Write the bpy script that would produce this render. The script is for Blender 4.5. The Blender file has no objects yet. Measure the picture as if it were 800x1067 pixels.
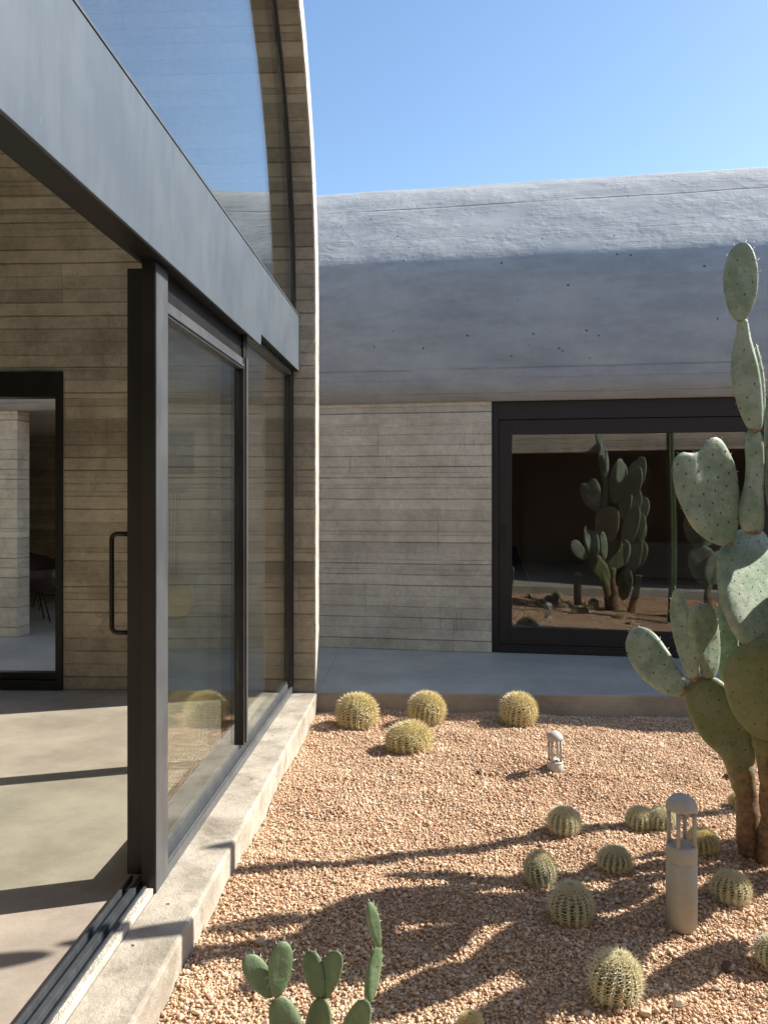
import bpy, bmesh, math, random
import numpy as np
from mathutils import Vector, Matrix, noise

R = math.radians
random.seed(7)
rng = np.random.default_rng(11)
scene = bpy.context.scene
col = scene.collection

# ------------------------------------------------------------------ camera, world, sun, exposure
PSI = 2.86                    # camera yaw to the left of +Y
F, CX, HY, CH = 900.0, 400.0, 517.0, 1.5
SUN_EL, SUN_AZ = 39.5, 20.0   # azimuth from +X towards +Y
cam = bpy.data.cameras.new('camera'); cam_o = bpy.data.objects.new('camera', cam); col.objects.link(cam_o)
cam.sensor_fit = 'HORIZONTAL'; cam.sensor_width = 36; cam.lens = 36 * F / 800
cam.shift_y = -(533.5 - HY) / 800
cam.clip_start = 0.05; cam.clip_end = 2000
cam_o.location = (0, 0, CH); cam_o.rotation_euler = (R(90), 0, R(PSI))
scene.camera = cam_o

w = bpy.data.worlds.new('World'); scene.world = w; w.use_nodes = True
nt = w.node_tree; nt.nodes.clear()
sky = nt.nodes.new('ShaderNodeTexSky'); sky.sky_type = 'NISHITA'; sky.sun_disc = False
sky.sun_elevation = R(SUN_EL); sky.sun_rotation = R(90 - SUN_AZ)
sky.altitude = 300; sky.air_density = 1.0; sky.dust_density = 0.7; sky.ozone_density = 0.6
bg = nt.nodes.new('ShaderNodeBackground'); bg.inputs[1].default_value = 0.112
wo = nt.nodes.new('ShaderNodeOutputWorld')
hs = nt.nodes.new('ShaderNodeHueSaturation'); hs.inputs['Saturation'].default_value = 1.1; hs.inputs['Hue'].default_value = 0.499
nt.links.new(sky.outputs[0], hs.inputs['Color']); nt.links.new(hs.outputs[0], bg.inputs[0]); nt.links.new(bg.outputs[0], wo.inputs[0])

sun = bpy.data.lights.new('sun', 'SUN'); sun.energy = 4.9; sun.angle = R(0.55); sun.color = (1.0, 0.93, 0.83)
sun_o = bpy.data.objects.new('sun', sun); col.objects.link(sun_o)
SD = Vector((math.cos(R(SUN_EL)) * math.cos(R(SUN_AZ)), math.cos(R(SUN_EL)) * math.sin(R(SUN_AZ)), math.sin(R(SUN_EL))))
sun_o.rotation_euler = SD.to_track_quat('Z', 'Y').to_euler(); sun_o.location = SD * 20

vs = scene.view_settings; vs.view_transform = 'Standard'; vs.look = 'None'; vs.exposure = 1.02; vs.gamma = 1; vs.use_curve_mapping = False
cy = scene.cycles
cy.max_bounces = 10; cy.transparent_max_bounces = 24; cy.diffuse_bounces = 5; cy.glossy_bounces = 5
cy.use_denoising = True; cy.sample_clamp_indirect = 6; cy.caustics_reflective = False; cy.caustics_refractive = False

# ------------------------------------------------------------------ measuring helpers
cp, sp = math.cos(R(PSI)), math.sin(R(PSI))
RT = Vector((cp, sp, 0)); FW = Vector((-sp, cp, 0))
def ray(px, py): return FW + RT * ((px - CX) / F) + Vector((0, 0, (HY - py) / F))
def at(px, py, d): return Vector((0, 0, CH)) + ray(px, py) * d
def ground(px, py, z=-0.13):
    r = ray(px, py); return Vector((0, 0, CH)) + r * ((z - CH) / r.z)
def hit(px, py, p0, n):
    r = ray(px, py); o = Vector((0, 0, CH)); return o + r * ((Vector(p0) - o).dot(n) / r.dot(n))

# ------------------------------------------------------------------ object helpers
def tag(o, label=None, cat=None, group=None, kind=None):
    if label: o['label'] = label
    if cat: o['category'] = cat
    if group: o['group'] = group
    if kind: o['kind'] = kind
    return o
def empty(name, loc=(0, 0, 0), rz=0):
    o = bpy.data.objects.new(name, None); col.objects.link(o); o.empty_display_size = .1
    o.location = loc; o.rotation_euler = (0, 0, rz); return o
class MB:
    def __init__(s): s.v = []; s.f = []; s.uv = []; s.mi = []
    def add(s, vs, fs, uvs=None, mi=0):
        b = len(s.v); s.v += [tuple(p) for p in vs]
        for k, f in enumerate(fs):
            s.f.append(tuple(b + i for i in f)); s.mi.append(mi)
            if uvs: s.uv.append([tuple(x) for x in uvs[k]])
            else:
                P = [Vector(vs[i]) for i in f]
                n = Vector((0, 0, 0))
                for i in range(len(P)):
                    n += P[i].cross(P[(i + 1) % len(P)])
                ax = max(range(3), key=lambda i: abs(n[i]))
                s.uv.append([((p.y, p.z) if ax == 0 else (p.x, p.z) if ax == 1 else (p.x, p.y)) for p in P])
        return s
    def box(s, x0, x1, y0, y1, z0, z1, mi=0):
        v = [(x0, y0, z0), (x1, y0, z0), (x1, y1, z0), (x0, y1, z0), (x0, y0, z1), (x1, y0, z1), (x1, y1, z1), (x0, y1, z1)]
        return s.add(v, [(0, 3, 2, 1), (4, 5, 6, 7), (0, 1, 5, 4), (1, 2, 6, 5), (2, 3, 7, 6), (3, 0, 4, 7)], mi=mi)
    def prism(s, poly, x0, x1, axis='x', mi=0):
        # poly: list of 2D points; extruded along axis ('x': poly is (y,z); 'y': poly is (x,z); 'z': poly is (x,y))
        def P(a, q):
            return (a, q[0], q[1]) if axis == 'x' else (q[0], a, q[1]) if axis == 'y' else (q[0], q[1], a)
        n = len(poly); v = [P(x0, q) for q in poly] + [P(x1, q) for q in poly]
        f = [tuple(range(n)), tuple(range(2 * n - 1, n - 1, -1))] + [(i + n, (i + 1) % n + n, (i + 1) % n, i) for i in range(n)]
        return s.add(v, f, mi=mi)
    def tube(s, pts, rad, n=8, mi=0, cap=True):
        pts = [Vector(p) for p in pts]; m = len(pts)
        rr = rad if isinstance(rad, (list, tuple)) else [rad] * m
        v = []; up = None
        for i, p in enumerate(pts):
            t = (pts[min(i + 1, m - 1)] - pts[max(i - 1, 0)]).normalized()
            if up is None: up = t.orthogonal().normalized()
            a = (up - t * up.dot(t)).normalized(); b = t.cross(a); up = a
            for k in range(n):
                c = 2 * math.pi * k / n; v.append(p + (a * math.cos(c) + b * math.sin(c)) * rr[i])
        f = []
        for i in range(m - 1):
            for k in range(n):
                f.append((i * n + k, i * n + (k + 1) % n, (i + 1) * n + (k + 1) % n, (i + 1) * n + k))
        if cap: f += [tuple(range(n - 1, -1, -1)), tuple((m - 1) * n + k for k in range(n))]
        return s.add(v, f, mi=mi)
    def lathe(s, prof, c=(0, 0, 0), n=32, mi=0):
        v = []; m = len(prof)
        for (r, z) in prof:
            for k in range(n):
                a = 2 * math.pi * k / n; v.append((c[0] + r * math.cos(a), c[1] + r * math.sin(a), c[2] + z))
        f = []
        for i in range(m - 1):
            for k in range(n):
                f.append((i * n + k, i * n + (k + 1) % n, (i + 1) * n + (k + 1) % n, (i + 1) * n + k))
        f += [tuple(range(n - 1, -1, -1)), tuple((m - 1) * n + k for k in range(n))]
        return s.add(v, f, mi=mi)
    def build(s, name, mats, parent=None, smooth=False, bevel=0, fix=True, loc=None):
        me = bpy.data.meshes.new(name); me.from_pydata(s.v, [], s.f)
        ul = me.uv_layers.new(name='UVMap')
        flat = [c for f in s.uv for q in f for c in q]; ul.data.foreach_set('uv', flat)
        if not isinstance(mats, (list, tuple)): mats = [mats]
        for m in mats: me.materials.append(m)
        me.polygons.foreach_set('material_index', s.mi)
        if fix:
            bm = bmesh.new(); bm.from_mesh(me); bmesh.ops.recalc_face_normals(bm, faces=bm.faces); bm.to_mesh(me); bm.free()
        if smooth: me.polygons.foreach_set('use_smooth', [True] * len(me.polygons))
        o = bpy.data.objects.new(name, me); col.objects.link(o)
        if parent: o.parent = parent
        if loc: o.location = loc
        if bevel:
            b = o.modifiers.new('bevel', 'BEVEL'); b.width = bevel; b.segments = 2; b.limit_method = 'ANGLE'; b.angle_limit = R(40)
            b.harden_normals = False
        return o

# ------------------------------------------------------------------ materials
class N:
    """tiny node-graph writer"""
    def __init__(s, name):
        s.m = bpy.data.materials.new(name); s.m.use_nodes = True; s.t = s.m.node_tree; s.t.nodes.clear()
        s.out = s.t.nodes.new('ShaderNodeOutputMaterial')
    def n(s, typ, **kw):
        nd = s.t.nodes.new('ShaderNode' + typ)
        for k, v in kw.items(): setattr(nd, k, v)
        return nd
    def put(s, sock, v):
        if isinstance(v, bpy.types.NodeSocket): s.t.links.new(v, sock)
        elif v is not None:
            sock.default_value = v
    def math(s, op, a, b=None, c=None, clamp=False):
        nd = s.n('Math', operation=op, use_clamp=clamp); s.put(nd.inputs[0], a); s.put(nd.inputs[1], b); s.put(nd.inputs[2], c); return nd.outputs[0]
    def mix(s, fac, a, b, blend='MIX'):
        nd = s.n('Mix', data_type='RGBA', blend_type=blend); s.put(nd.inputs[0], fac); s.put(nd.inputs[6], a); s.put(nd.inputs[7], b); return nd.outputs[2]
    def noise(s, vec, scale, detail=4, rough=.55, dim='3D'):
        nd = s.n('TexNoise', noise_dimensions=dim); s.put(nd.inputs['Vector'], vec); nd.inputs['Scale'].default_value = scale
        nd.inputs['Detail'].default_value = detail; nd.inputs['Roughness'].default_value = rough; return nd.outputs[0]
    def ramp(s, v, a, b, lo=0.0, hi=1.0, smooth=True):
        nd = s.n('MapRange', interpolation_type='SMOOTHSTEP' if smooth else 'LINEAR'); s.put(nd.inputs[0], v)
        nd.inputs[1].default_value = a; nd.inputs[2].default_value = b; nd.inputs[3].default_value = lo; nd.inputs[4].default_value = hi; return nd.outputs[0]
    def comb(s, x, y, z=0.0):
        nd = s.n('CombineXYZ'); s.put(nd.inputs[0], x); s.put(nd.inputs[1], y); s.put(nd.inputs[2], z); return nd.outputs[0]
    def white(s, vec):
        nd = s.n('TexWhiteNoise', noise_dimensions='3D'); s.put(nd.inputs['Vector'], vec); return nd.outputs[0]
    def scale(s, v, f):
        nd = s.n('VectorMath', operation='SCALE'); s.put(nd.inputs[0], v); s.put(nd.inputs[3], f); return nd.outputs[0]
    def vmul(s, v, xyz):
        nd = s.n('VectorMath', operation='MULTIPLY'); s.put(nd.inputs[0], v); nd.inputs[1].default_value = xyz; return nd.outputs[0]
    def hsv(s, c, v, sat=1.0):
        nd = s.n('HueSaturation'); s.put(nd.inputs['Color'], c); s.put(nd.inputs['Value'], v); s.put(nd.inputs['Saturation'], sat); return nd.outputs[0]
    def bump(s, h, strength, dist, nrm=None):
        nd = s.n('Bump'); nd.inputs['Strength'].default_value = strength; nd.inputs['Distance'].default_value = dist
        s.put(nd.inputs['Height'], h); 
        if nrm is not None: s.put(nd.inputs['Normal'], nrm)
        return nd.outputs[0]
    def pbr(s, colr, rough=.6, metal=0.0, nrm=None, spec=None, **kw):
        b = s.n('BsdfPrincipled'); s.put(b.inputs['Base Color'], colr); s.put(b.inputs['Roughness'], rough); s.put(b.inputs['Metallic'], metal)
        if nrm is not None: s.put(b.inputs['Normal'], nrm)
        if spec is not None: b.inputs['Specular IOR Level'].default_value = spec
        for k, v in kw.items(): s.put(b.inputs[k.replace('_', ' ')], v)
        s.t.links.new(b.outputs[0], s.out.inputs[0]); return s.m

def C(r, g, b): return (r, g, b, 1.0)

def board_mat(name, base, dark, bw=.105, length=2.6, contrast=1.0, seam=C(.12, .075, .04), zdark=None):
    g = N(name)
    uv = g.n('TexCoord').outputs['UV']; ob = g.n('TexCoord').outputs['Object']
    sx = g.n('SeparateXYZ'); g.put(sx.inputs[0], uv); u, v = sx.outputs[0], sx.outputs[1]
    wob = g.noise(g.comb(g.math('MULTIPLY', u, 1.0), g.math('MULTIPLY', v, 3.0)), 1.3, 2)
    v2 = g.math('ADD', v, g.math('MULTIPLY', g.math('SUBTRACT', wob, .5), .012))
    # boards of two widths: every board line shifted by its own random amount
    vb = g.math('DIVIDE', v2, bw)
    i0 = g.math('FLOOR', vb)
    fr = g.math('FRACT', vb)
    cut = g.ramp(g.white(g.comb(i0, 3.1, 7.7)), 0, 1, .35, 2.2, False)      # some boards have an extra split
    half = g.math('GREATER_THAN', fr, cut)
    idx = g.math('ADD', i0, g.math('MULTIPLY', half, .5))
    r1 = g.white(g.comb(idx, 1.7, 0.3))
    ul = g.math('DIVIDE', g.math('ADD', u, g.math('MULTIPLY', g.white(g.comb(g.math('FLOOR', g.math('DIVIDE', idx, 3.0)), 9.3, 2.2)), length)), length)
    ui = g.math('FLOOR', ul); uf = g.math('FRACT', ul)
    r2 = g.white(g.comb(idx, ui, 5.5))
    # seams
    d1 = g.math('MULTIPLY', g.math('MINIMUM', fr, g.math('SUBTRACT', 1.0, fr)), bw)
    d2 = g.math('MULTIPLY', g.math('ABSOLUTE', g.math('SUBTRACT', fr, cut)), bw)
    crk = g.ramp(g.math('ABSOLUTE', g.math('SUBTRACT', g.noise(g.comb(g.math('MULTIPLY', u, 2.2), g.math('MULTIPLY', v, .7)), 1.6, 8, .7), .5)), .0015, .005, 1, 0)
    crk = g.math('MULTIPLY', crk, g.ramp(g.noise(ob, .9, 2), .62, .68, 0, .25))
    sb = g.ramp(g.white(g.comb(g.math('ROUND', vb), 2.1, 8.8)), 0, 1, .2, 1.0, False)
    sn = g.ramp(g.noise(g.comb(g.math('MULTIPLY', u, 1.0), g.math('MULTIPLY', v, 9)), 2.2, 5), .3, .62)
    s1 = g.math('MULTIPLY', g.ramp(d1, .0015, .0075, 1, 0), g.math('MULTIPLY', sb, g.math('ADD', .35, g.math('MULTIPLY', sn, .65))))
    s2 = g.math('MULTIPLY', g.ramp(d2, .001, .004, 1, 0), g.math('MULTIPLY', sn, .5))
    du = g.math('MULTIPLY', g.math('MINIMUM', uf, g.math('SUBTRACT', 1.0, uf)), length)
    s3 = g.math('MULTIPLY', g.ramp(du, .001, .004, 1, 0), .55)
    sm = g.math('MAXIMUM', g.math('MAXIMUM', g.math('MAXIMUM', s1, s2), s3), crk)
    # grain, blotches, pits
    grain = g.noise(g.comb(g.math('ADD', g.math('MULTIPLY', u, 1.6), g.math('MULTIPLY', idx, 3.7)), g.math('MULTIPLY', v, 55)), 3.2, 6, .6)
    blot = g.noise(ob, 2.3, 5, .6); fine = g.noise(ob, 38, 4, .65)
    drip = g.noise(g.comb(g.math('MULTIPLY', u, 26), g.math('MULTIPLY', v, 1.8)), 1.0, 4, .6)
    dripm = g.math('MULTIPLY', g.ramp(drip, .58, .72), g.ramp(g.noise(ob, 1.4, 2), .5, .62))
    tone = g.math('ADD', .86 , g.math('MULTIPLY', g.math('SUBTRACT', g.math('ADD', g.math('MULTIPLY', r1, .5), g.math('MULTIPLY', r2, .5)), .45), .5 * contrast))
    tone = g.math('ADD', tone, g.math('MULTIPLY', g.math('SUBTRACT', grain, .5), .5 * contrast))
    tone = g.math('ADD', tone, g.math('MULTIPLY', g.math('SUBTRACT', fine, .5), .35))
    cc = g.mix(g.ramp(blot, .35, .7), base, dark)
    cc = g.hsv(cc, tone)
    cc = g.mix(g.math('MULTIPLY', dripm, .35), cc, C(.10, .085, .06))
    cc = g.mix(g.math('MULTIPLY', sm, .62), cc, seam)
    h = g.math('ADD', g.math('MULTIPLY', r1, .35), g.math('MULTIPLY', grain, .5))
    h = g.math('ADD', h, g.math('MULTIPLY', fine, .3))
    mott = g.noise(ob, 11, 7, .78); cc = g.hsv(cc, g.math('ADD', .58, g.math('MULTIPLY', mott, .84)))
    vo = g.n('TexVoronoi'); g.put(vo.inputs['Vector'], ob); vo.inputs['Scale'].default_value = 26
    ah = g.math('MULTIPLY', g.ramp(vo.outputs['Distance'], .07, .14, 1, 0), g.math('GREATER_THAN', g.white(vo.outputs['Position']), .8))
    cc = g.mix(g.math('MULTIPLY', ah, .6), cc, C(.10, .08, .06)); sm = g.math('MAXIMUM', sm, g.math('MULTIPLY', ah, .8))
    h = g.math('ADD', h, g.math('MULTIPLY', mott, 1.0)); h = g.math('SUBTRACT', h, g.math('MULTIPLY', sm, 1.6))
    return g.pbr(cc, .85, 0, g.bump(h, .9, .006), spec=.3)

def concrete(name, a, b, scale=1.5, rough=.8, pits=0.0, bumpd=.004, spec=.3, streak=0.0, seams=None, stain=.0):
    g = N(name); ob = g.n('TexCoord').outputs['Object']
    n1 = g.noise(ob, scale, 6, .6); n2 = g.noise(ob, scale * 9, 5, .65); n3 = g.noise(ob, 90, 3, .7)
    cc = g.mix(g.ramp(n1, .35, .68), a, b)
    t = g.math('ADD', .8, g.math('MULTIPLY', n2, .3)); t = g.math('ADD', t, g.math('MULTIPLY', g.math('SUBTRACT', n3, .5), .25))
    if streak:
        sx = g.n('SeparateXYZ'); g.put(sx.inputs[0], ob)
        st = g.noise(g.vmul(ob, (1.0, 1.0, 8.0)), 1.2, 4); t = g.math('ADD', t, g.math('MULTIPLY', g.math('SUBTRACT', st, .5), streak))
    cc = g.hsv(cc, t)
    h = g.math('ADD', n2, g.math('MULTIPLY', n3, .4))
    if stain:
        sn = g.noise(ob, scale * .8, 6, .7); cc = g.mix(g.math('MULTIPLY', g.ramp(sn, .52, .66), stain), cc, C(.16, .13, .10))
    if pits:
        vo = g.n('TexVoronoi'); g.put(vo.inputs['Vector'], ob); vo.inputs['Scale'].default_value = 11
        pm = g.math('MULTIPLY', g.ramp(vo.outputs['Distance'], .06, .11, 1, 0), g.math('GREATER_THAN', g.white(vo.outputs['Position']), .72))
        cc = g.mix(g.math('MULTIPLY', pm, pits), cc, C(.04, .04, .045)); h = g.math('SUBTRACT', h, g.math('MULTIPLY', pm, 2.0))
    return g.pbr(cc, rough, 0, g.bump(h, .8, bumpd), spec=spec)

M = {}
M['board'] = board_mat('board_formed_concrete', C(.53, .46, .345), C(.37, .315, .23), .100, contrast=1.0)
M['board_grey'] = board_mat('board_formed_concrete_outside', C(.74, .68, .56), C(.55, .495, .40), .105, 3.1, .6)
M['rib'] = board_mat('board_formed_rib', C(.42, .34, .25), C(.22, .17, .12), .135, 3.0, 1.4)
M['rib_face'] = concrete('cast_concrete_face', C(.62, .585, .52), C(.44, .40, .34), 5, .85, .5, .012)
M['kerb'] = concrete('kerb_concrete', C(.50, .45, .375), C(.28, .25, .20), 3.2, .8, .5, .008, stain=.55)
M['floor'] = concrete('polished_concrete_floor', C(.46, .395, .33), C(.32, .275, .23), 1.3, .42, 0, .0015, spec=.45, stain=.18)
M['terrace'] = concrete('terrace_concrete', C(.50, .485, .42), C(.38, .37, .325), 1.3, .5, 0, .002, spec=.4, stain=.12)
M['step_bounce'] = concrete('step_bounce_tan', C(.46, .40, .33), C(.34, .29, .24), 2.0, .85, 0, .004)  # warm bounce light off the gravel is put into this tan

def vault_mat():
    g = N('rendered_vault_concrete'); ob = g.n('TexCoord').outputs['Object']; uv = g.n('TexCoord').outputs['UV']
    sx = g.n('SeparateXYZ'); g.put(sx.inputs[0], uv); u, v = sx.outputs[0], sx.outputs[1]
    n1 = g.noise(g.comb(g.math('MULTIPLY', u, .8), g.math('MULTIPLY', v, 2.6)), 1.3, 5, .6); n2 = g.noise(ob, 7, 6, .7); n3 = g.noise(ob, 60, 3, .7)
    cc = g.mix(g.ramp(n1, .3, .7), C(.39, .405, .41), C(.29, .31, .325))
    cc = g.hsv(cc, g.math('ADD', .84, g.math('MULTIPLY', n2, .32)))
    # casting joints running along the vault, wavering
    wv = g.math('ADD', v, g.math('MULTIPLY', g.noise(g.comb(u, 0.0), 2.0, 5), .035))
    jo = None
    for q, wd, st in ((.40, .004, .6), (.30, .003, .3), (.16, .003, .35), (2.62, .008, .85), (1.95, .003, .4)):
        j = g.math('MULTIPLY', g.ramp(g.math('ABSOLUTE', g.math('SUBTRACT', wv, q)), wd, wd * 3, 1, 0), st)
        j = g.math('MULTIPLY', j, g.ramp(g.noise(g.comb(g.math('MULTIPLY', u, .7), q), 2.0, 3), .38, .55, .15, 1))
        jo = j if jo is None else g.math('MAXIMUM', jo, j)
    vo = g.n('TexVoronoi'); g.put(vo.inputs['Vector'], ob); vo.inputs['Scale'].default_value = 9
    pm = g.math('MULTIPLY', g.ramp(vo.outputs['Distance'], .07, .13, 1, 0), g.math('GREATER_THAN', g.white(vo.outputs['Position']), .75))
    pm = g.math('MULTIPLY', pm, g.ramp(v, .35, .6))
    cc = g.mix(g.math('MULTIPLY', jo, .55), cc, C(.16, .12, .09)); cc = g.mix(g.math('MULTIPLY', pm, .8), cc, C(.05, .05, .055))
    band = g.ramp(v, .35, .5, 1, 0); cc = g.mix(g.math('MULTIPLY', band, .08), cc, C(.33, .27, .22))
    up = g.ramp(v, 1.0, 1.5)
    pat = g.ramp(g.noise(ob, 1.7, 4, .6), .38, .62, .25, 1.2)
    tr = g.noise(g.comb(g.math('MULTIPLY', u, 3.0), g.math('MULTIPLY', v, 9.0)), 1.6, 6, .65)
    cc = g.hsv(cc, g.math('ADD', .87, g.math('MULTIPLY', tr, .26)))
    h = g.math('ADD', g.math('MULTIPLY', g.math('ADD', g.math('MULTIPLY', n2, .5), tr), g.math('ADD', .12, g.math('MULTIPLY', g.math('MULTIPLY', up, pat), 1.1))), g.math('MULTIPLY', n3, .12))
    h = g.math('SUBTRACT', h, g.math('ADD', jo, pm))
    return g.pbr(cc, .8, 0, g.bump(h, .8, .010), spec=.35)
M['vault'] = vault_mat()

def steel(name, a, b, rough, metal, streak=1.0):
    g = N(name); ob = g.n('TexCoord').outputs['Object']
    n1 = g.noise(g.vmul(ob, (3, 3, .7)), 6, 5, .6); n2 = g.noise(ob, 2.0, 5, .65); n3 = g.noise(ob, 70, 2)
    cc = g.mix(g.ramp(g.math('ADD', g.math('MULTIPLY', n1, .5), g.math('MULTIPLY', n2, .5)), .38, .62), a, b)
    rr = g.math('ADD', rough, g.math('MULTIPLY', g.math('SUBTRACT', n2, .5), .25))
    sp_ = g.ramp(g.noise(ob, 26, 4, .8), .70, .74); cc = g.mix(g.math('MULTIPLY', sp_, .3 * streak), cc, C(.3, .32, .33))
    return g.pbr(cc, rr, metal, g.bump(g.math('ADD', n3, n1), .15, .001))
M['beam'] = steel('blue_grey_steel', C(.076, .097, .116), C(.095, .117, .137), .5, .2)
M['frame'] = steel('dark_bronze_frame', C(.013, .011, .011), C(.019, .0165, .016), .38, .2, .3)
M['frame_out'] = steel('brown_black_frame', C(.011, .007, .007), C(.015, .0095, .0095), .55, 0, .2)
M['strip'] = steel('grey_anodised_strip', C(.11, .12, .13), C(.15, .16, .17), .4, .5)
M['track'] = steel('weathered_track', C(.06, .07, .08), C(.10, .11, .12), .45, .4)
M['gasket'] = steel('grey_gasket', C(.09, .09, .09), C(.12, .12, .12), .5, .2)
M['iron'] = steel('black_iron', C(.01, .01, .01), C(.016, .015, .014), .42, .3, .1)

def glass(name, ior, tint, dirt=.02):
    g = N(name)
    geo = g.n('NewGeometry'); bf = geo.outputs['Backfacing']
    iorv = g.math('ADD', g.math('MULTIPLY', g.math('SUBTRACT', 1.0, bf), ior), g.math('MULTIPLY', bf, 1.0 / ior))
    fr = g.n('Fresnel'); g.put(fr.inputs[0], iorv)
    tr = g.n('BsdfTransparent'); tr.inputs[0].default_value = tint
    gl = g.n('BsdfGlossy'); gl.inputs['Roughness'].default_value = 0.0; gl.inputs[0].default_value = C(.96, .98, .98)
    mx = g.n('MixShader'); g.put(mx.inputs[0], fr.outputs[0]); g.put(mx.inputs[1], tr.outputs[0]); g.put(mx.inputs[2], gl.outputs[0])
    df = g.n('BsdfDiffuse'); df.inputs[0].default_value = C(.5, .52, .5)
    ob = g.n('TexCoord').outputs['Object']
    dn = g.math('MULTIPLY', g.ramp(g.noise(g.vmul(ob, (1, 1, .35)), 5, 5, .7), .4, .8, .3, 1), dirt)
    m2 = g.n('MixShader'); g.put(m2.inputs[0], dn); g.put(m2.inputs[1], mx.outputs[0]); g.put(m2.inputs[2], df.outputs[0])
    g.t.links.new(m2.outputs[0], g.out.inputs[0]); return g.m
M['glass'] = glass('facade_glass', 1.5, C(.965, .985, .965), .002)
M['glass_arch'] = glass('lunette_glass', 2.0, C(.93, .965, .95), .006)
M['glass_tint'] = glass('tinted_glass', 1.5, C(.35, .34, .33), .004)
M['glass_win'] = glass('window_glass', 1.75, C(.92, .90, .88), .004)

def simple(name, a, b, rough=.6, scale=8, metal=0, bumpd=.002, spec=.5, **kw):
    g = N(name); ob = g.n('TexCoord').outputs['Object']
    n1 = g.noise(ob, scale, 5, .6); n2 = g.noise(ob, scale * 7, 3)
    return g.pbr(g.hsv(g.mix(n1, a, b), g.math('ADD', .88, g.math('MULTIPLY', n2, .24))), rough, metal, g.bump(n2, .5, bumpd), spec=spec, **kw)
M['lamp'] = simple('grey_powder_coat', C(.47, .46, .43), C(.43, .42, .395), .6, 6, 0, .0004, spec=.3)
M['lamp_in'] = simple('lamp_lens', C(.45, .45, .44), C(.4, .4, .39), .25, 6)
M['brass'] = simple('aged_brass', C(.42, .32, .10), C(.28, .22, .08), .35, 9, .8)
M['dark_wood'] = simple('dark_niche', C(.05, .04, .035), C(.035, .03, .028), .7, 9)
M['wood'] = simple('red_brown_wood', C(.30, .12, .06), C(.20, .08, .04), .5, 5)
M['leather'] = simple('brown_leather', C(.06, .035, .025), C(.04, .025, .02), .5, 9)
M['grey_cloth'] = simple('grey_cloth', C(.16, .17, .19), C(.12, .13, .15), .9, 9)
M['room'] = simple('dark_room_wall', C(.20, .15, .12), C(.15, .11, .09), .9, 3)
M['panel'] = simple('wall_panel', C(.17, .14, .11), C(.14, .12, .10), .8, 3)
M['rock_dark'] = simple('dark_rock', C(.12, .07, .055), C(.07, .045, .04), .85, 30, 0, .006)
M['rock_pale'] = simple('pale_rock', C(.55, .45, .33), C(.42, .33, .24), .85, 30, 0, .006)
M['soil'] = simple('red_soil', C(.30, .17, .105), C(.20, .11, .07), .95, 22, 0, .01)

def cactus_mat(name, a, b, c, brown=C(.20, .10, .05), low=-.13, high=.35, bloom=1.0):
    g = N(name); ob = g.n('TexCoord').outputs['Object']; at_ = g.n('Attribute', attribute_name='edge'); ed = at_.outputs['Fac']
    n1 = g.noise(ob, 5, 5, .6); n2 = g.noise(ob, 34, 4, .65); n3 = g.noise(ob, 130, 2)
    bl = g.ramp(g.noise(ob, 9, 6, .72), .42, .62)
    cc = g.mix(g.ramp(n1, .35, .65), a, b)
    cc = g.mix(g.math('MULTIPLY', bl, .55 * bloom), cc, c)
    cc = g.hsv(cc, g.math('ADD', .82, g.math('MULTIPLY', n2, .36)))
    cork = g.ramp(g.math('ADD', g.math('MULTIPLY', ed, 1.0), g.math('MULTIPLY', g.math('SUBTRACT', g.noise(ob, 16, 5, .75), .5), .9)), .48, .85)
    bk = g.noise(g.vmul(ob, (1, 1, 1.3)), 24, 7, .8)
    cc = g.mix(cork, cc, g.mix(g.ramp(bk, .35, .62), C(.09, .055, .035), g.mix(n1, brown, C(.40, .26, .15))))
    sc_ = g.ramp(g.noise(ob, 21, 5, .8), .70, .74); cc = g.mix(g.math('MULTIPLY', sc_, .6), cc, C(.25, .2, .13))
    h = g.math('ADD', g.math('MULTIPLY', n1, 1.4), g.math('ADD', g.math('MULTIPLY', n2, .5), g.math('MULTIPLY', n3, .12)))
    return g.pbr(cc, .5, 0, g.bump(h, .55, .010), spec=.35, Subsurface_Weight=.12, Subsurface_Scale=.02)
M['pear'] = cactus_mat('prickly_pear_skin', C(.20, .275, .19), C(.25, .325, .235), C(.43, .48, .41))
M['pear_low'] = cactus_mat('old_prickly_pear_skin', C(.15, .19, .085), C(.20, .22, .11), C(.28, .29, .18), bloom=.7)
M['pear_small'] = cactus_mat('young_prickly_pear_skin', C(.11, .175, .085), C(.15, .21, .115), C(.23, .28, .19), bloom=.6)
M['areole'] = simple('areole', C(.05, .04, .02), C(.08, .06, .03), .9, 40)
M['ball'] = simple('barrel_cactus_skin', C(.045, .085, .025), C(.07, .115, .035), .55, 14, 0, .003)
M['spine'] = simple('pale_yellow_spine', C(.84, .75, .44), C(.68, .58, .34), .55, 30)
M['spine_grey'] = simple('grey_spine', C(.84, .80, .58), C(.66, .60, .42), .55, 30)
M['wool'] = simple('crown_wool', C(.62, .53, .27), C(.5, .42, .2), .95, 60, 0, .01)

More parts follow.
